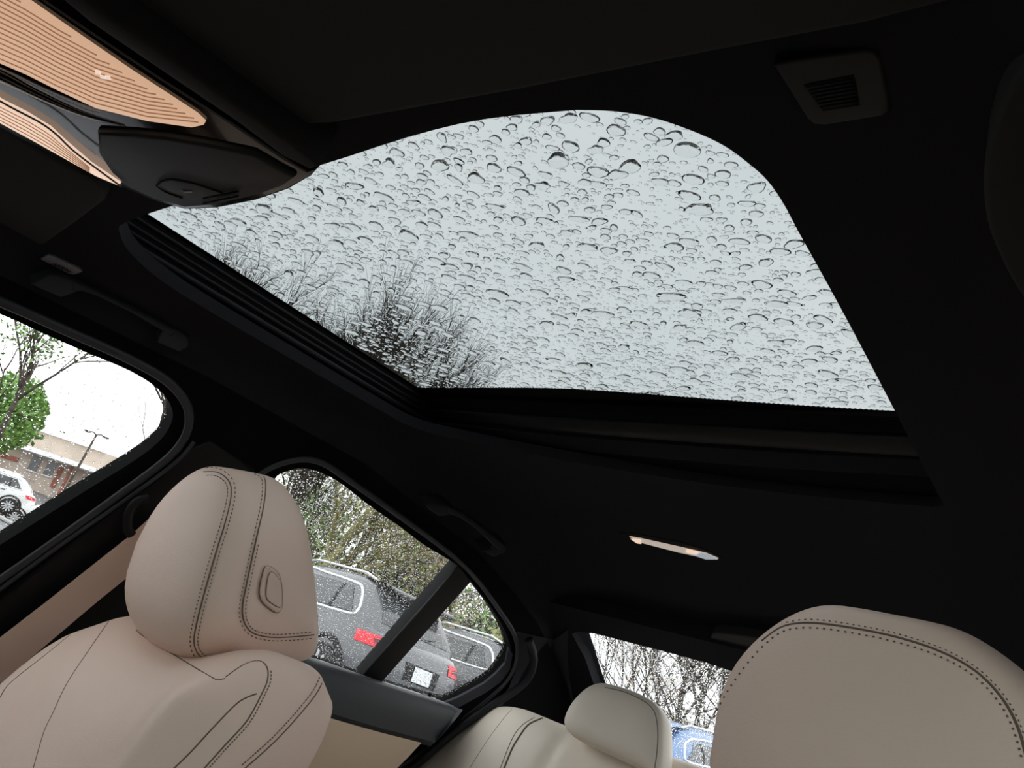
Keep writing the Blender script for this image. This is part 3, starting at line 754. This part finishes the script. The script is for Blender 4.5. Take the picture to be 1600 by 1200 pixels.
# rear bench
RQ = V((0, 1.66, 1.10)); RR = .42
EN = V((0, -math.cos(RR), math.sin(RR)))
def rb(px, py, off=0): return onp(px, py, RQ+EN*off, EN)
rs_ = thing('rear_seat', 'cream leather rear bench with one headrest, bottom centre', 'seat', (0, 1.5, .36))
topl = [(600, 1222), (648, 1194), (700, 1157), (740, 1128), (765, 1114), (790, 1107), (820, 1111), (850, 1122), (888, 1137), (960, 1158), (1050, 1185)]
tp3 = [rb(*p) for p in topl]
ES2 = V((0, math.sin(RR), math.cos(RR)))
o2 = [((p-RQ).x, (p-RQ).dot(ES2)) for p in tp3]
o2 = [(-.62, -.50), (-.635, -.25)] + o2 + [(.0, o2[-1][1]), (.35, o2[-1][1]), (.6, -.10), (.63, -.3), (.6, -.52), (0, -.56)]
ol = [(p.x, p.y) for p in crom([V((x, y, 0)) for x, y in o2], 5, True)]
rv, rf = pillow(ol, .06, .05, lambda x, s: -.012*math.exp(-((x+.44+.0*s)/.016)**2), cen=(-.15, -.28), nr=30, p=3)
rbk = fixn(mk('backrest', [RQ+EX*x+ES2*s+EN*d for x, s, d in rv], rf, M['leather_lit'], rs_)); RB = bvh(rbk)
seamline(RB, [(848, 1122), (826, 1132), (812, 1150), (800, 1170), (786, 1205)], rbk, r=.0025)
seamline(RB, [(835, 1121), (815, 1134), (800, 1155), (780, 1205)], rbk, r=.0012)
seamline(RB, [(800, 1108), (785, 1125), (765, 1152), (740, 1190), (732, 1205)], rbk, r=.0008)
cv, cf = pillow([(p.x, p.y) for p in crom([V((x, y, 0)) for x, y in ((.6, 0), (.6, .25), (.5, .48), (0, .5), (-.5, .48), (-.6, .25), (-.6, 0), (0, -.03))], 5, True)], .10, .08, lambda x, s: 0, cen=(0, .25))
fixn(mk('cushion', [V((x, 1.42-s, .62+d)) for x, s, d in cv], cf, M['leather_lit'], rs_))
HO = [(887, 1139), (888, 1125), (898, 1105), (916, 1085), (935, 1074), (955, 1073), (983, 1080), (1011, 1091), (1032, 1104), (1042, 1118), (1046, 1135), (1047, 1165), (1046, 1200), (1040, 1222), (1010, 1207), (960, 1183), (912, 1161), (894, 1150)]
HQ = V((0, 1.60, 1.2)); HN = V((0, -math.cos(.25), math.sin(.25))); HS = V((0, math.sin(.25), math.cos(.25)))
h3 = [onp(*p, HQ, HN) for p in HO]; h2 = [((p-HQ).x, (p-HQ).dot(HS)) for p in h3]
cxx = sum(p[0] for p in h2)/len(h2); cyy = sum(p[1] for p in h2)/len(h2)
h2 = [(cxx+(x-cxx)*.985, cyy+(y-cyy)*.985) for x, y in h2]
hv2, hf2 = pillow([(p.x, p.y) for p in crom([V((x, y, 0)) for x, y in h2], 4, True)], .045, .045, lambda x, s: 0, cen=(cxx, cyy), p=4)
rh = fixn(mk('headrest', [HQ+EX*x+HS*s+HN*d for x, s, d in hv2], hf2, M['leather_lit'], rs_)); RH = bvh(rh)
seamline(RH, [(945, 1074), (975, 1081), (1005, 1095), (1020, 1108), (1026, 1125), (1028, 1150), (1026, 1180), (1022, 1205)], rh, r=.0010)
for dx in (-.04, .05): tube('post', [V((cxx+dx, 1.64, 1.02)), V((cxx+dx, 1.62, 1.14))], .006, M['steel'], rs_)

# seat belt and its guide
sbelt = thing('seat_belt', 'beige front passenger seat belt hanging from the black pillar', 'seat belt', side(210, 830, .05))
ax = -.60
def bp(px, py): return onp(px, py, SP0+V((.05, 0, 0)), SN)
ra = [bp(*p) for p in ((232, 812), (224, 819), (208, 834), (74, 940), (0, 997), (-90, 1066))]
rb_ = [bp(*p) for p in ((262, 850), (240, 868), (198, 903), (152, 940), (0, 1069), (-90, 1144))]
solid('webbing', [resample(ra, 20), resample(rb_, 20)], -nS*.0015, M['belt'], sbelt)
tube('belt_guide', crom([bp(*p) for p in ((232, 779), (215, 783), (202, 800), (199, 825), (206, 836))], 5), .007, M['trim'], sbelt, flat=.6, nrm=nS)

# rear passenger door panel
dr = bpy.data.objects.new('door_1', None); COL.objects.link(dr); dr.location = (-.74, 1.3, .7); struct(dr)
A = [(440, 1014), (480, 1030), (510, 1038), (567, 1058), (620, 1075), (680, 1094), (704, 1104), (714, 1114)]
B = [(436, 1088), (470, 1099), (502, 1110), (548, 1124), (600, 1139), (650, 1152), (680, 1160), (692, 1148)]
a3 = resample([side(*p, inb=.008) for p in A], 24); b3 = resample([side(*p, inb=.11) for p in B], 24)
m3 = [x.lerp(y, .4)+V((.022, 0, .030)) for x, y in zip(a3, b3)]
rows = [[crom([a3[i], m3[i], b3[i]], 6)[k] for i in range(24)] for k in range(13)]
solid('door_top', rows, (-.012, 0, -.012), mat('door_top_vinyl', (.026, .031, .036), .5, .4, (500, .3, .0008)), dr)
Bb = [(430, 1087), (502, 1110), (600, 1139), (662, 1158), (640, 1182), (610, 1212), (560, 1260), (420, 1260)]
prism('door_card', [side(*p, inb=.105) for p in Bb], -nS*.03, mat('beige_door_card', (.85, .68, .52), .55, .3, (520, .3, .0007)), dr, bev=.003)
pin = V(side(671, 1094, .02))
tube('lock_pin', [pin-V((0, 0, .01)), side(672, 1083, .02)], lambda t: .0028 if t < .5 else .0036, M['ink'], dr)
prism('pin_surround', [side(*p, inb=.03) for p in ((659, 1089), (664, 1087), (680, 1094), (678, 1101), (671, 1103))], -nS*.01, M['rubber'], dr, bev=.002)
tube('glass_seal', crom([side(*p, inb=.004) for p in ((480, 1027), (510, 1036), (567, 1056), (620, 1073), (680, 1092))], 4), .0016, mat('pale_seal', (.6, .62, .64), .3, .5), dr, seg=6)  # pale line along the bottom of the glass
#EXTERIOR
# ------------------------------------------------------------------ outside
def gz(x, y):
    z = 0.0
    if y > 6.5: z -= .10*(min(y, 24)-6.5)
    d = -x-12
    if d > 0: z += .0247*d+.000567*d*d
    return z
def groundmesh(name, xs, ys_, m, dz=0):
    rows = [[V((x, y, gz(x, y)+dz)) for x in xs] for y in ys_]
    vs, fs = loftg(rows); return mk(name, vs, fs, m)
struct(groundmesh('ground', [-110+4*i for i in range(46)], [-40+3*i for i in range(50)], M['asphalt']))
ver = groundmesh('verge', [-13.5-4*i for i in range(-22, 12)], [12.5+3*i for i in range(30)], M['grass'], .05); struct(ver)
kerb = tag(tube('kerb', [V((x, 12.4, gz(x, 12.4)+.06)) for x in (-60, -40, -25, -12, 0, 12, 30, 60)], .08, mat('kerb_concrete', (.45, .45, .44), .8, .2)), 'pale concrete kerb between the wet car park and the wooded bank', 'kerb')

def stackgeo(levels, exp=5, n=40):
    """levels: z, xmin, xmax, halfwidth"""
    rows = []
    for z, x0, x1, w_ in levels:
        cx, a = (x0+x1)/2, (x1-x0)/2
        rows.append([V((cx+a*sg(math.cos(t), 2/exp), w_*sg(math.sin(t), 2/exp), z)) for t in [2*math.pi*k/n for k in range(n)]])
    vs, fs = loftg(rows, True); N = len(vs)
    fs.append(tuple(range(n-1, -1, -1))); fs.append(tuple(N-n+k for k in range(n))); return vs, fs
def xf(vs, Mx): return [Mx @ V(v) for v in vs]
def surfpatch(b, Mx, quad, axis, sgn, off=.012, n=12, m=8):
    """bilinear patch given in side view (x,z) or rear view (y,z), dropped on the body; returns world geometry"""
    rows = []
    c = [V((q[0], q[1], 0)) for q in quad]
    iv = Mx.inverted()
    for j in range(m+1):
        row = []
        for i in range(n+1):
            p = c[0].lerp(c[1], i/n).lerp(c[3].lerp(c[2], i/n), j/m)
            o_ = V((p.x, sgn*3, p.y)) if axis == 'y' else V((sgn*5, p.x, p.y))
            d = V((0, -sgn, 0)) if axis == 'y' else V((-sgn, 0, 0))
            h = b.ray_cast(Mx @ o_, (Mx.to_3x3() @ d).normalized())
            if h[0] is None: row.append(Mx @ (o_+d*2)); continue
            row.append(h[0]-(Mx.to_3x3() @ d).normalized()*off)
        rows.append(row)
    return loftg(rows)
def ringpatch(levels, Mx, z0, z1, a0, a1, s, k, exp=6, n=16, m=4):
    rows = []
    for j in range(m+1):
        z = z0+(z1-z0)*j/m
        for A_, B_ in zip(levels, levels[1:]):
            if z <= B_[0]: break
        u = (z-A_[0])/(B_[0]-A_[0]); x0, x1, w_ = [A_[i]+(B_[i]-A_[i])*u for i in (1, 2, 3)]; cx, a = (x0+x1)/2, (x1-x0)/2
        rows.append([Mx @ V((cx+a*(1+(k-1)*.4)*math.cos(t)**(2/exp), s*w_*k*math.sin(t)**(2/exp), z)) for t in [math.radians(a0+(a1-a0)*i/n) for i in range(n+1)]])
    return loftg(rows)
def wheelgeo(cx, y, r, w_, Mx):
    n = 28; prof = [(.0, w_/2), (r*.62, w_/2), (r*.66, w_/2+.01), (r*.92, w_/2), (r, w_/2-.03), (r, -w_/2+.03), (r*.9, -w_/2), (0, -w_/2)]
    rows = [[V((cx+q*math.cos(2*math.pi*k/n), y+o_, r+q*math.sin(2*math.pi*k/n))) for k in range(n)] for q, o_ in prof]
    vs, fs = loftg(rows, True); return xf(vs, Mx), fs
def make_suv(label, paint, P, ang, tilt=0, group=None, scale=1.0, suv=True, roof=1.70):
    """local frame: +x is the tail, y across. P = middle of the tail on the ground"""
    t = thing('suv' if suv else 'car', label, 'suv' if suv else 'car', P, 0, group)
    Mx = Matrix.Translation(P) @ Matrix.Rotation(ang, 4, 'Z') @ Matrix.Rotation(tilt, 4, 'X') @ Matrix.Diagonal((scale, scale, scale, 1)) @ Matrix.Translation((-4.75, 0, 0))
    h = roof
    body = [(.28, .25, 4.5, .80), (.36, .10, 4.68, .93), (.55, .02, 4.74, .97), (.75, 0, 4.75, .985), (.95, .06, 4.70, .97), (1.05, .15, 4.62, .95), (1.08, .35, 4.50, .90)]
    cab = [(1.03, 1.15, 4.55, .93), (1.15, 1.35, 4.50, .90), (1.30, 1.70, 4.38, .85), (h*.86, 2.0, 4.22, .79), (h*.94, 2.3, 4.08, .74), (h*.98, 2.55, 3.9, .68), (h, 2.9, 3.6, .56)]
    if not suv: cab = [(1.03, 1.3, 4.3, .90), (1.12, 1.5, 4.1, .86), (1.26, 1.85, 3.85, .78), (1.38, 2.2, 3.5, .70), (1.43, 2.5, 3.2, .6)]
    v1, f1 = stackgeo(body, 6, 56); v2, f2 = stackgeo(cab, 6, 56)
    vs, fs = merge([(xf(v1, Mx), f1), (xf(v2, Mx), f2)])
    bo_ = mk('body', vs, fs, paint, t); bo_.data.set_sharp_from_angle(angle=math.radians(45))
    B_ = bvh(bo_)
    for s in (-1, 1):
        for cx in (.95, 3.85):
            a, f = wheelgeo(cx, s*.86, .37, .24, Mx); wh = mk('wheel', a, f, M['cladding'], t)
            n = 5; prt = []
            for k in range(n):
                th = 2*math.pi*k/n; q = Matrix.Rotation(-th, 3, 'Y')
                a, f = boxg((cx, s*.985, .37), (.05, .03, .46), q); a = [V(p) for p in a]; prt.append((xf(a, Mx), f))
            a, f = merge(prt); mk('rim', a, f, M['alloy'], wh, smooth=False)
            a, f = tubeg([V((cx+.43*math.cos(th), s*.955, .37+.43*math.sin(th))) for th in [math.pi*(-.1+1.2*k/16) for k in range(17)]], .05, 6)
            mk('wheel_arch', xf(a, Mx), f, M['cladding'], t)
        if suv:
            q = [(1.75, 1.12), (3.95, 1.16), (3.80, h*.87), (2.2, h*.87)]
            a, f = surfpatch(B_, Mx, [(2.05, 1.13), (4.02, 1.17), (3.72, h*.885), (2.45, h*.885)], 'y', s, .01); mk('side_window', a, f, M['carglass'], t)
            loop = [(1.98, 1.10), (3.0, 1.12), (3.95, 1.135), (4.08, 1.20), (4.03, 1.33), (3.88, h*.88), (3.70, h*.91), (3.0, h*.925), (2.4, h*.915), (1.98, 1.10)]
            pth = []
            for x, z in [(p.x, p.y) for p in crom([V((x, z, 0)) for x, z in loop], 5)]:
                hh = B_.ray_cast(Mx @ V((x, s*3, z)), (Mx.to_3x3() @ V((0, -s, 0))).normalized())
                if hh[0]: pth.append(hh[0])
            a, f = tubeg(pth, .022, 6); mk('window_trim', a, f, M['chrome'], t)
            for xx in (2.75, 3.55):
                a, f = surfpatch(B_, Mx, [(xx-.03, 1.13), (xx+.03, 1.13), (xx+.0, h*.885), (xx-.06, h*.885)], 'y', s, .016, 1, 6); mk('door_pillar', a, f, M['cladding'], t)
            a, f = tubeg([V((2.4, s*.66, h-.01)), V((2.6, s*.66, h+.03)), V((3.7, s*.64, h+.03)), V((3.95, s*.64, h-.03))], .018, 6); mk('roof_rail', xf(a, Mx), f, M['chrome'], t)
        else:
            a, f = surfpatch(B_, Mx, [(1.75, 1.10), (3.85, 1.10), (3.45, 1.34), (2.25, 1.34)], 'y', s, .01); mk('side_window', a, f, M['carglass'], t)
        for xx in (2.35, 3.3):
            a, f = tubeg([V((xx, s*.975, .96)), V((xx+.1, s*1.0, .965)), V((xx+.2, s*.975, .97))], .015, 6); mk('door_handle', xf(a, Mx), f, M['cladding'], t)
        a, f = surfpatch(B_, Mx, [(.55, .32), (4.5, .32), (4.5, .44), (.55, .44)], 'y', s, .008, 14, 2); mk('sill', a, f, M['cladding'], t)
        # tail lamps: wrap from side to rear
        z0, z1 = (.86, 1.0) if suv else (.78, .93)
        a, f = ringpatch(body, Mx, z0, z1, 7, 56, s, 1.012); lamp = mk('tail_lamp', a, f, M['red'], t)
        a, f = surfpatch(B_, Mx, [(s*.86, z0+.045), (s*.58, z0+.05), (s*.58, z1-.045), (s*.86, z1-.04)], 'x', 1, .03, 5, 2); mk('lamp_inner', a, f, M['darkred'], lamp)
        a, f = surfpatch(B_, Mx, [(s*.85, .36), (s*.55, .36), (s*.55, .42), (s*.85, .42)], 'x', 1, .02, 3, 1); mk('exhaust', a, f, M['chrome'], t)
    if suv:
        a, f = surfpatch(B_, Mx, [(-.70, 1.16), (.70, 1.16), (.60, h*.885), (-.60, h*.885)], 'x', 1, .012); mk('rear_window', a, f, M['carglass'], t)
        rows = [[V((3.75, y, h-.03)), V((4.15, y, h-.04)), V((4.36, y*.97, h-.08)), V((4.34, y*.97, h-.12)), V((3.9, y, h-.11))] for y in [-.66+1.32*k/8 for k in range(9)]]
        a, f = loftg(rows, True); mk('roof_spoiler', xf(a, Mx), f, paint, t)
        a, f = tubeg([V((4.40, -.25, 1.19)), V((4.50, .1, 1.17)), V((4.42, .42, 1.23))], .014, 5); mk('rear_wiper', xf(a, Mx), f, M['cladding'], t)
        a, f = surfpatch(B_, Mx, [(-.95, .30), (.95, .30), (.93, .50), (-.93, .50)], 'x', 1, .02, 12, 2); mk('bumper', a, f, M['cladding'], t)
        a, f = surfpatch(B_, Mx, [(-.30, .62), (.30, .62), (.33, .84), (-.33, .84)], 'x', 1, .008, 4, 2); mk('plate_recess', a, f, M['cladding'], t)
        a, f = surfpatch(B_, Mx, [(-.17, .64), (.17, .64), (.17, .82), (-.17, .82)], 'x', 1, .03, 2, 1); mk('number_plate', a, f, M['numberplate'], t)
    # lamps and glass at the nose
    a, f = surfpatch(B_, Mx, [(-.68, 1.10), (.68, 1.10), (.58, (h if suv else 1.43)*.9), (-.58, (h if suv else 1.43)*.9)], 'x', -1, .012); mk('windscreen', a, f, M['carglass'], t)
    for s in (-1, 1):
        a, f = surfpatch(B_, Mx, [(s*.90, .74), (s*.52, .72), (s*.52, .84), (s*.90, .90)], 'x', -1, .015, 4, 2); mk('headlamp', a, f, M['chrome'], t)
    a, f = surfpatch(B_, Mx, [(-.40, .56), (.40, .56), (.42, .86), (-.42, .86)], 'x', -1, .015, 4, 2); mk('grille', a, f, M['cladding'], t)
    return t
# tail of the nearer grey SUV faces the cabin (+x), its side faces -y
def onground(x, y): return V((x, y, gz(x, y)))
make_suv('dark grey suv parked tail first, with chrome edged side window and white plate', M['paint_grey'], onground(-6.55, 7.85)+V((0, 0, .04)), math.radians(-3), math.radians(-5.0))
make_suv('dark grey suv beyond the first one, mostly hidden by its tail', M['paint_grey'], onground(-6.70, 11.1)+V((0, 0, .12)), math.radians(-3), math.radians(-5.5), roof=1.66)
def carat(px, py, D, ang, **k):
    p = far(px, py, D); p = onground(p.x, p.y)+V((math.cos(ang), math.sin(ang), 0))*2.4; return p, ang
p, a = carat(-35, 748, 40, math.radians(70))
make_suv('white suv parked below the tan building, at the left photo edge', M['paint_white'], p, a)
p, a = carat(92, 792, 40, math.radians(70))
make_suv('white car nose up beside the front window pillar, below the light pole', M['paint_white'], p, a, suv=False)
p, a = carat(1078, 1175, 15, math.radians(-95))
make_suv('blue car seen through the bottom of the rear window', M['paint_blue'], p+V((0, 0, .1)), a, suv=True, roof=1.6)

# building with canopies
wall_l = far(-120, 640, 86); wall_r = far(182, 740, 82)
bl_ = thing('building', 'tan single storey building with white roof edge and canopies, far left', 'building', (wall_l.x, wall_l.y, 3))
def bwp_(t, z, o=0.0):
    p = wall_l.lerp(wall_r, t); n = V((wall_r-wall_l)); n = V((n.y, -n.x, 0)).normalized()
    if n.dot(CAM-p) < 0: n = -n
    q = p+n*o; return V((q.x, q.y, z))
zt = 7.6; zb = 3.2
def bbox(name, t0, t1, z0, z1, o0, o1, m, par): 
    vs = [bwp_(t0, z0, o0), bwp_(t1, z0, o0), bwp_(t1, z0, o1), bwp_(t0, z0, o1), bwp_(t0, z1, o0), bwp_(t1, z1, o0), bwp_(t1, z1, o1), bwp_(t0, z1, o1)]
    return mk(name, vs, [(0, 1, 2, 3), (4, 7, 6, 5), (0, 4, 5, 1), (1, 5, 6, 2), (2, 6, 7, 3), (3, 7, 4, 0)], m, par, smooth=False)
bbox('wall', -.4, .97, 2.0, 7.45, -12, 0, M['tan_wall'], bl_)
bbox('fascia', -.42, .90, 7.45, 7.95, -12.3, .35, M['white_roof'], bl_)
bbox('canopy', .50, .98, 5.35, 5.75, 0, 2.6, M['white_roof'], bl_)
bbox('canopy', .22, .50, 5.55, 5.8, 0, 1.2, M['white_roof'], bl_)
bbox('wainscot', .10, .52, 4.2, 4.6, 0, .1, M['red_wood'], bl_)
for t in (.36, .42, .78, .92): bbox('post', t, t+.012, 2.2, 5.6, .5, .9, M['red_wood'], bl_)
for t in (.15, .25, .58, .66): 
    wnd = bbox('window', t, t+.045, 3.9, 5.2, 0, .08, M['carglass'], bl_); bbox('window_sill', t-.003, t+.048, 3.8, 3.9, 0, .2, M['white_roof'], wnd)
bbox('door', .72, .745, 3.0, 5.0, 0, .08, M['red_wood'], bl_)
# light pole
pl = far(120, 722, 60); base = onground(pl.x, pl.y)
tpz = far(145, 678, 60); top = V((base.x+.2, base.y+.3, 1.25+ray(145, 678).z/math.hypot(ray(145, 678).x, ray(145, 678).y)*60))
po = thing('light_pole', 'thin dark light pole with a forked head in front of the tan building', 'pole', base)
tube('pole', [base, top], lambda t: .12-.05*t, M['bark'], po)
dirv = V((-.4, -.9, 0)).normalized()
for s in (-1, 1):
    arm = tube('arm', crom([top, top+dirv*s*.25+V((0, 0, .12)), top+dirv*s*.45+V((0, 0, .06))], 4), .04, M['bark'], po)
    mk('lamp_head', *boxg(top+dirv*s*.6+V((0, 0, .05)), (.3, .35, .12)), M['bark'], po, smooth=False)

# trees
def tree(P, h, seed, bark, leaf, nleaf, label, group=None, spread=.5, lsize=.12, leafz=(.3, 1), depth=5, rad=None, lean=(0, 0), droop=0, kids=4, name='tree', low=.3):
    q = random.Random(seed); segs = []; tips = []
    def grow_(p, d, L, r, lv):
        n = 4; pts = [p]
        for i in range(n):
            d = (d+V((q.gauss(0, .10), q.gauss(0, .10), q.gauss(.02 if lv else 0, .06)))).normalized(); p = p+d*L/n; pts.append(p)
        segs.append((pts, r, lv)); 
        if lv >= 2: tips.extend(pts[1:])
        if lv >= depth: return
        k = kids+(3 if lv == 0 else 0)
        for i in range(k):
            t = q.uniform(low if lv == 0 else .2, 1); j = min(n-1, int(t*n)); a = pts[j].lerp(pts[j+1], t*n-j)
            ang = q.uniform(.35, .95)*spread*2; az = q.uniform(0, 6.283)
            u = d.orthogonal().normalized(); u = (Matrix.Rotation(az, 3, d) @ u)
            nd = (d*math.cos(ang)+u*math.sin(ang)); nd.z += .12; nd.normalize()
            grow_(a, nd, L*q.uniform(.5, .72)*(1.15-.35*t if lv == 0 else 1), r*.45, lv+1)
    r0 = rad or h*.014
    grow_(P-V((0, 0, .1)), V((lean[0], lean[1], 1)).normalized(), h*.62, r0, 0)
    t = thing(name, label, 'tree' if name != 'bush' else 'bush', P, 0, group)
    prt = []
    for pts, r, lv in segs:
        prt.append(tubeg(pts, (lambda u, r=r: r*(1-.5*u)) , 7 if lv == 0 else (4 if lv < 3 else 3)))
    vs, fs = merge(prt); mk('branches' , vs, fs, bark, t)
    if nleaf:
        vs, fs = [], []; zz = [p for p in tips if leafz[0]*h <= p.z-P.z <= leafz[1]*h] or tips
        for i in range(nleaf):
            c = q.choice(zz)+V((q.gauss(0, lsize*2), q.gauss(0, lsize*2), q.gauss(0, lsize*2))); s_ = lsize*q.uniform(.5, 1.2)
            a = V((q.gauss(0, 1), q.gauss(0, 1), q.gauss(0, 1))).normalized(); b_ = a.orthogonal().normalized()
            n_ = len(vs); vs += [c-a*s_, c+b_*s_*.5, c+a*s_, c-b_*s_*.5]; fs.append((n_, n_+1, n_+2, n_+3))
        stuff(mk('foliage', vs, fs, leaf, t, smooth=False))
    return t
def tp_(px, py, D): p = far(px, py, D); return onground(p.x, p.y)
# seen through the front side window
tree(tp_(5, 690, 34), 10, 11, M['bark'], M['leaf_green'], 1300, 'tall thin tree with sparse green leaves through the front side window', spread=.34, lsize=.11, depth=4, rad=.13, kids=4, leafz=(.4, 1))
tree(tp_(262, 700, 30), 8, 12, M['bark'], M['leaf_dark'], 0, 'bare thin tree at the curved corner of the front side window', spread=.4, depth=4, rad=.07, kids=4)
def shrub(P, r, h, seed, n, leaf, label, ls=.16, group=None):
    q = random.Random(seed); t = thing('bush', label, 'bush', P, 0, group)
    prt = []
    for k in range(9):
        d = V((q.gauss(0, .4), q.gauss(0, .4), 1)); prt.append(tubeg([P, P+V((d.x*r*.4, d.y*r*.4, h*.5)), P+V((d.x*r, d.y*r, h*.85))], .05, 4))
    vs, fs = merge(prt); mk('stems', vs, fs, M['bark'], t)
    vs, fs = [], []
    for i in range(n):
        u = V((q.gauss(0, 1), q.gauss(0, 1), q.gauss(0, 1))).normalized()*(q.random()**.4); nn_ = 1+.25*noise.noise(u*2+V((seed, 0, 0)))
        c = P+V((u.x*r*nn_, u.y*r*nn_, h*.52+u.z*h*.5*nn_)); s_ = ls*q.uniform(.5, 1.3)
        a = V((q.gauss(0, 1), q.gauss(0, 1), q.gauss(0, 1))).normalized(); b_ = a.orthogonal().normalized()
        n_ = len(vs); vs += [c-a*s_, c+b_*s_*.6, c+a*s_, c-b_*s_*.6]; fs.append((n_, n_+1, n_+2, n_+3))
    stuff(mk('foliage', vs, fs, leaf, t, smooth=False)); return t
b0 = tp_(2, 655, 50); b0.z = 2.9
shrub(b0, 2.1, 4.6, 5, 5200, M['leaf_green'], 'dense bright green tree crown in front of the tan building, far left', .17)
b0 = tp_(100, 672, 105); b0.z = 6.5; shrub(b0, 1.6, 3.2, 6, 1200, M['leaf_green'], 'small pale green treetop just above the white roof edge', .22)
# wooded bank behind the SUVs
q_ = random.Random(3)
tree(tp_(440, 900, 17), 6.4, 21, M['bark_green'], M['leaf_olive'], 900, 'mossy tree with bare crooked limbs beside the passenger headrest', spread=.55, rad=.17, depth=5, kids=4, lean=(.04, .26), lsize=.05)
tree(tp_(612, 930, 22), 6.5, 22, M['bark'], M['leaf_olive'], 1200, 'dark forked tree rising behind the near suv roof', spread=.45, rad=.10, depth=5, kids=4, lsize=.06)
tree(tp_(640, 950, 24), 6, 23, mat('pale_bark', (.30, .27, .22), .9, .2), M['leaf_tan'], 1000, 'slim pale trunked tree right of the dark forked one', spread=.4, rad=.11, depth=4, kids=4, lsize=.1)
lv = [M['leaf_olive'], M['leaf_green'], M['leaf_tan'], M['leaf_dark']]
def where(px):
    for lim, w_ in ((470, 'beside the passenger headrest'), (530, 'above the side window of the near suv'), (590, 'above the middle of the near suv roof'), (645, 'above the near suv spoiler'), (700, 'left of the glass divider post'), (740, 'right behind the glass divider post')):
        if px < lim: return w_
    return 'in the small quarter glass'
cn_ = ['olive', 'green', 'tan', 'dull green']
for i in range(11):
    px = 400+i*39; D = q_.uniform(23, 36); k = (i*3) % 4
    tree(tp_(px, 960, D), min(q_.uniform(6, 9), (D*.33+2.2)/1.35), 40+i, M['bark'], lv[k], 700, 'spring tree with %s leaves %s' % (cn_[k], where(px)), 'thicket trees behind the suvs', spread=.5, depth=4, kids=5, rad=.06, lsize=.08, leafz=(.1, .8), low=.12)
for i in range(22):
    px = 400+i*20; D = q_.uniform(21, 30); p = tp_(px, 960, D); k = (i*7+i//4) % 4
    hb = q_.uniform(2.0, 4.0); shrub(p, q_.uniform(1.0, 1.8), hb, 80+i, 1300, lv[k], ('tall' if hb > 3 else 'low')+' %s bush, %s undergrowth %s' % (cn_[k], 'near' if D < 25 else 'far', where(px)), .075, 'undergrowth behind the suvs')
# seen through the rear window
def wr(px):
    for lim, w_ in ((950, 'at the left edge of the rear window'), (1010, 'in the left third of the rear window'), (1062, 'left of the middle trunk in the rear window'), (1110, 'right of the middle trunk in the rear window')):
        if px < lim: return w_
    return 'beside the driver headrest in the rear window'
for i, (px, D, rd) in enumerate(((945, 20, .05), (1000, 30, .06), (1058, 18, .085), (1092, 18.5, .07), (1120, 30, .06), (1160, 26, .06), (975, 34, .05), (1105, 38, .05), (1020, 36, .06), (1140, 40, .05), (915, 30, .05), (1075, 25, .05))):
    lab = ['', '', 'straight dark trunk in the middle of the rear window', 'second dark trunk just right of the middle one in the rear window'][i] if i in (2, 3) else '%s bare winter tree %s' % ('close' if D < 22 else 'slender' if D < 31 else 'faint', wr(px))
    tree(tp_(px, 1150, D), (D*.30+2.4)/1.35, 60+i, M['bark'], M['leaf_tan'], 250, lab, None if i in (2, 3) else 'bare trees behind the car', spread=.5, rad=rd, depth=5 if i < 4 else 4, kids=5 if i > 3 else 4, lsize=.05, low=.12)
for i in range(8):
    px = 890+i*34; D = q_.uniform(24, 34)
    p = tp_(px, 1150, D); shrub(p, 2.0, q_.uniform(1.6, 2.6), 120+i, 1200, M['leaf_tan'] if i % 2 else M['leaf_dark'], 'low %s scrub %s' % ('tan' if i % 2 else 'dull green', wr(px)), .07, 'scrub behind the car')
# tall bare trees whose tops show through the wet roof glass
for i, (px, py, D, w_) in enumerate(((392, 418, 30, 'behind the front left of the roof glass'), (432, 446, 31, 'second from the front, low in the roof glass'), (545, 480, 23, 'leftmost of the rear cluster in the roof glass'), (590, 445, 25, 'tallest of the rear cluster in the roof glass'), (650, 470, 24, 'rightmost tall one of the rear cluster in the roof glass'), (620, 520, 22, 'shortest of the rear cluster in the roof glass'))):
    rr = ray(px, py); el = rr.z/math.hypot(rr.x, rr.y); hh = (1.25+el*D)*.90; p = far(px, py, D)
    tree(onground(p.x, p.y), hh, 150+i, M['bark'], M['leaf_dark'], 0, 'tall bare tree '+w_, 'tall bare trees above the roof glass', spread=.24, rad=.15, depth=4, kids=7 if i > 1 else 6, low=.62)
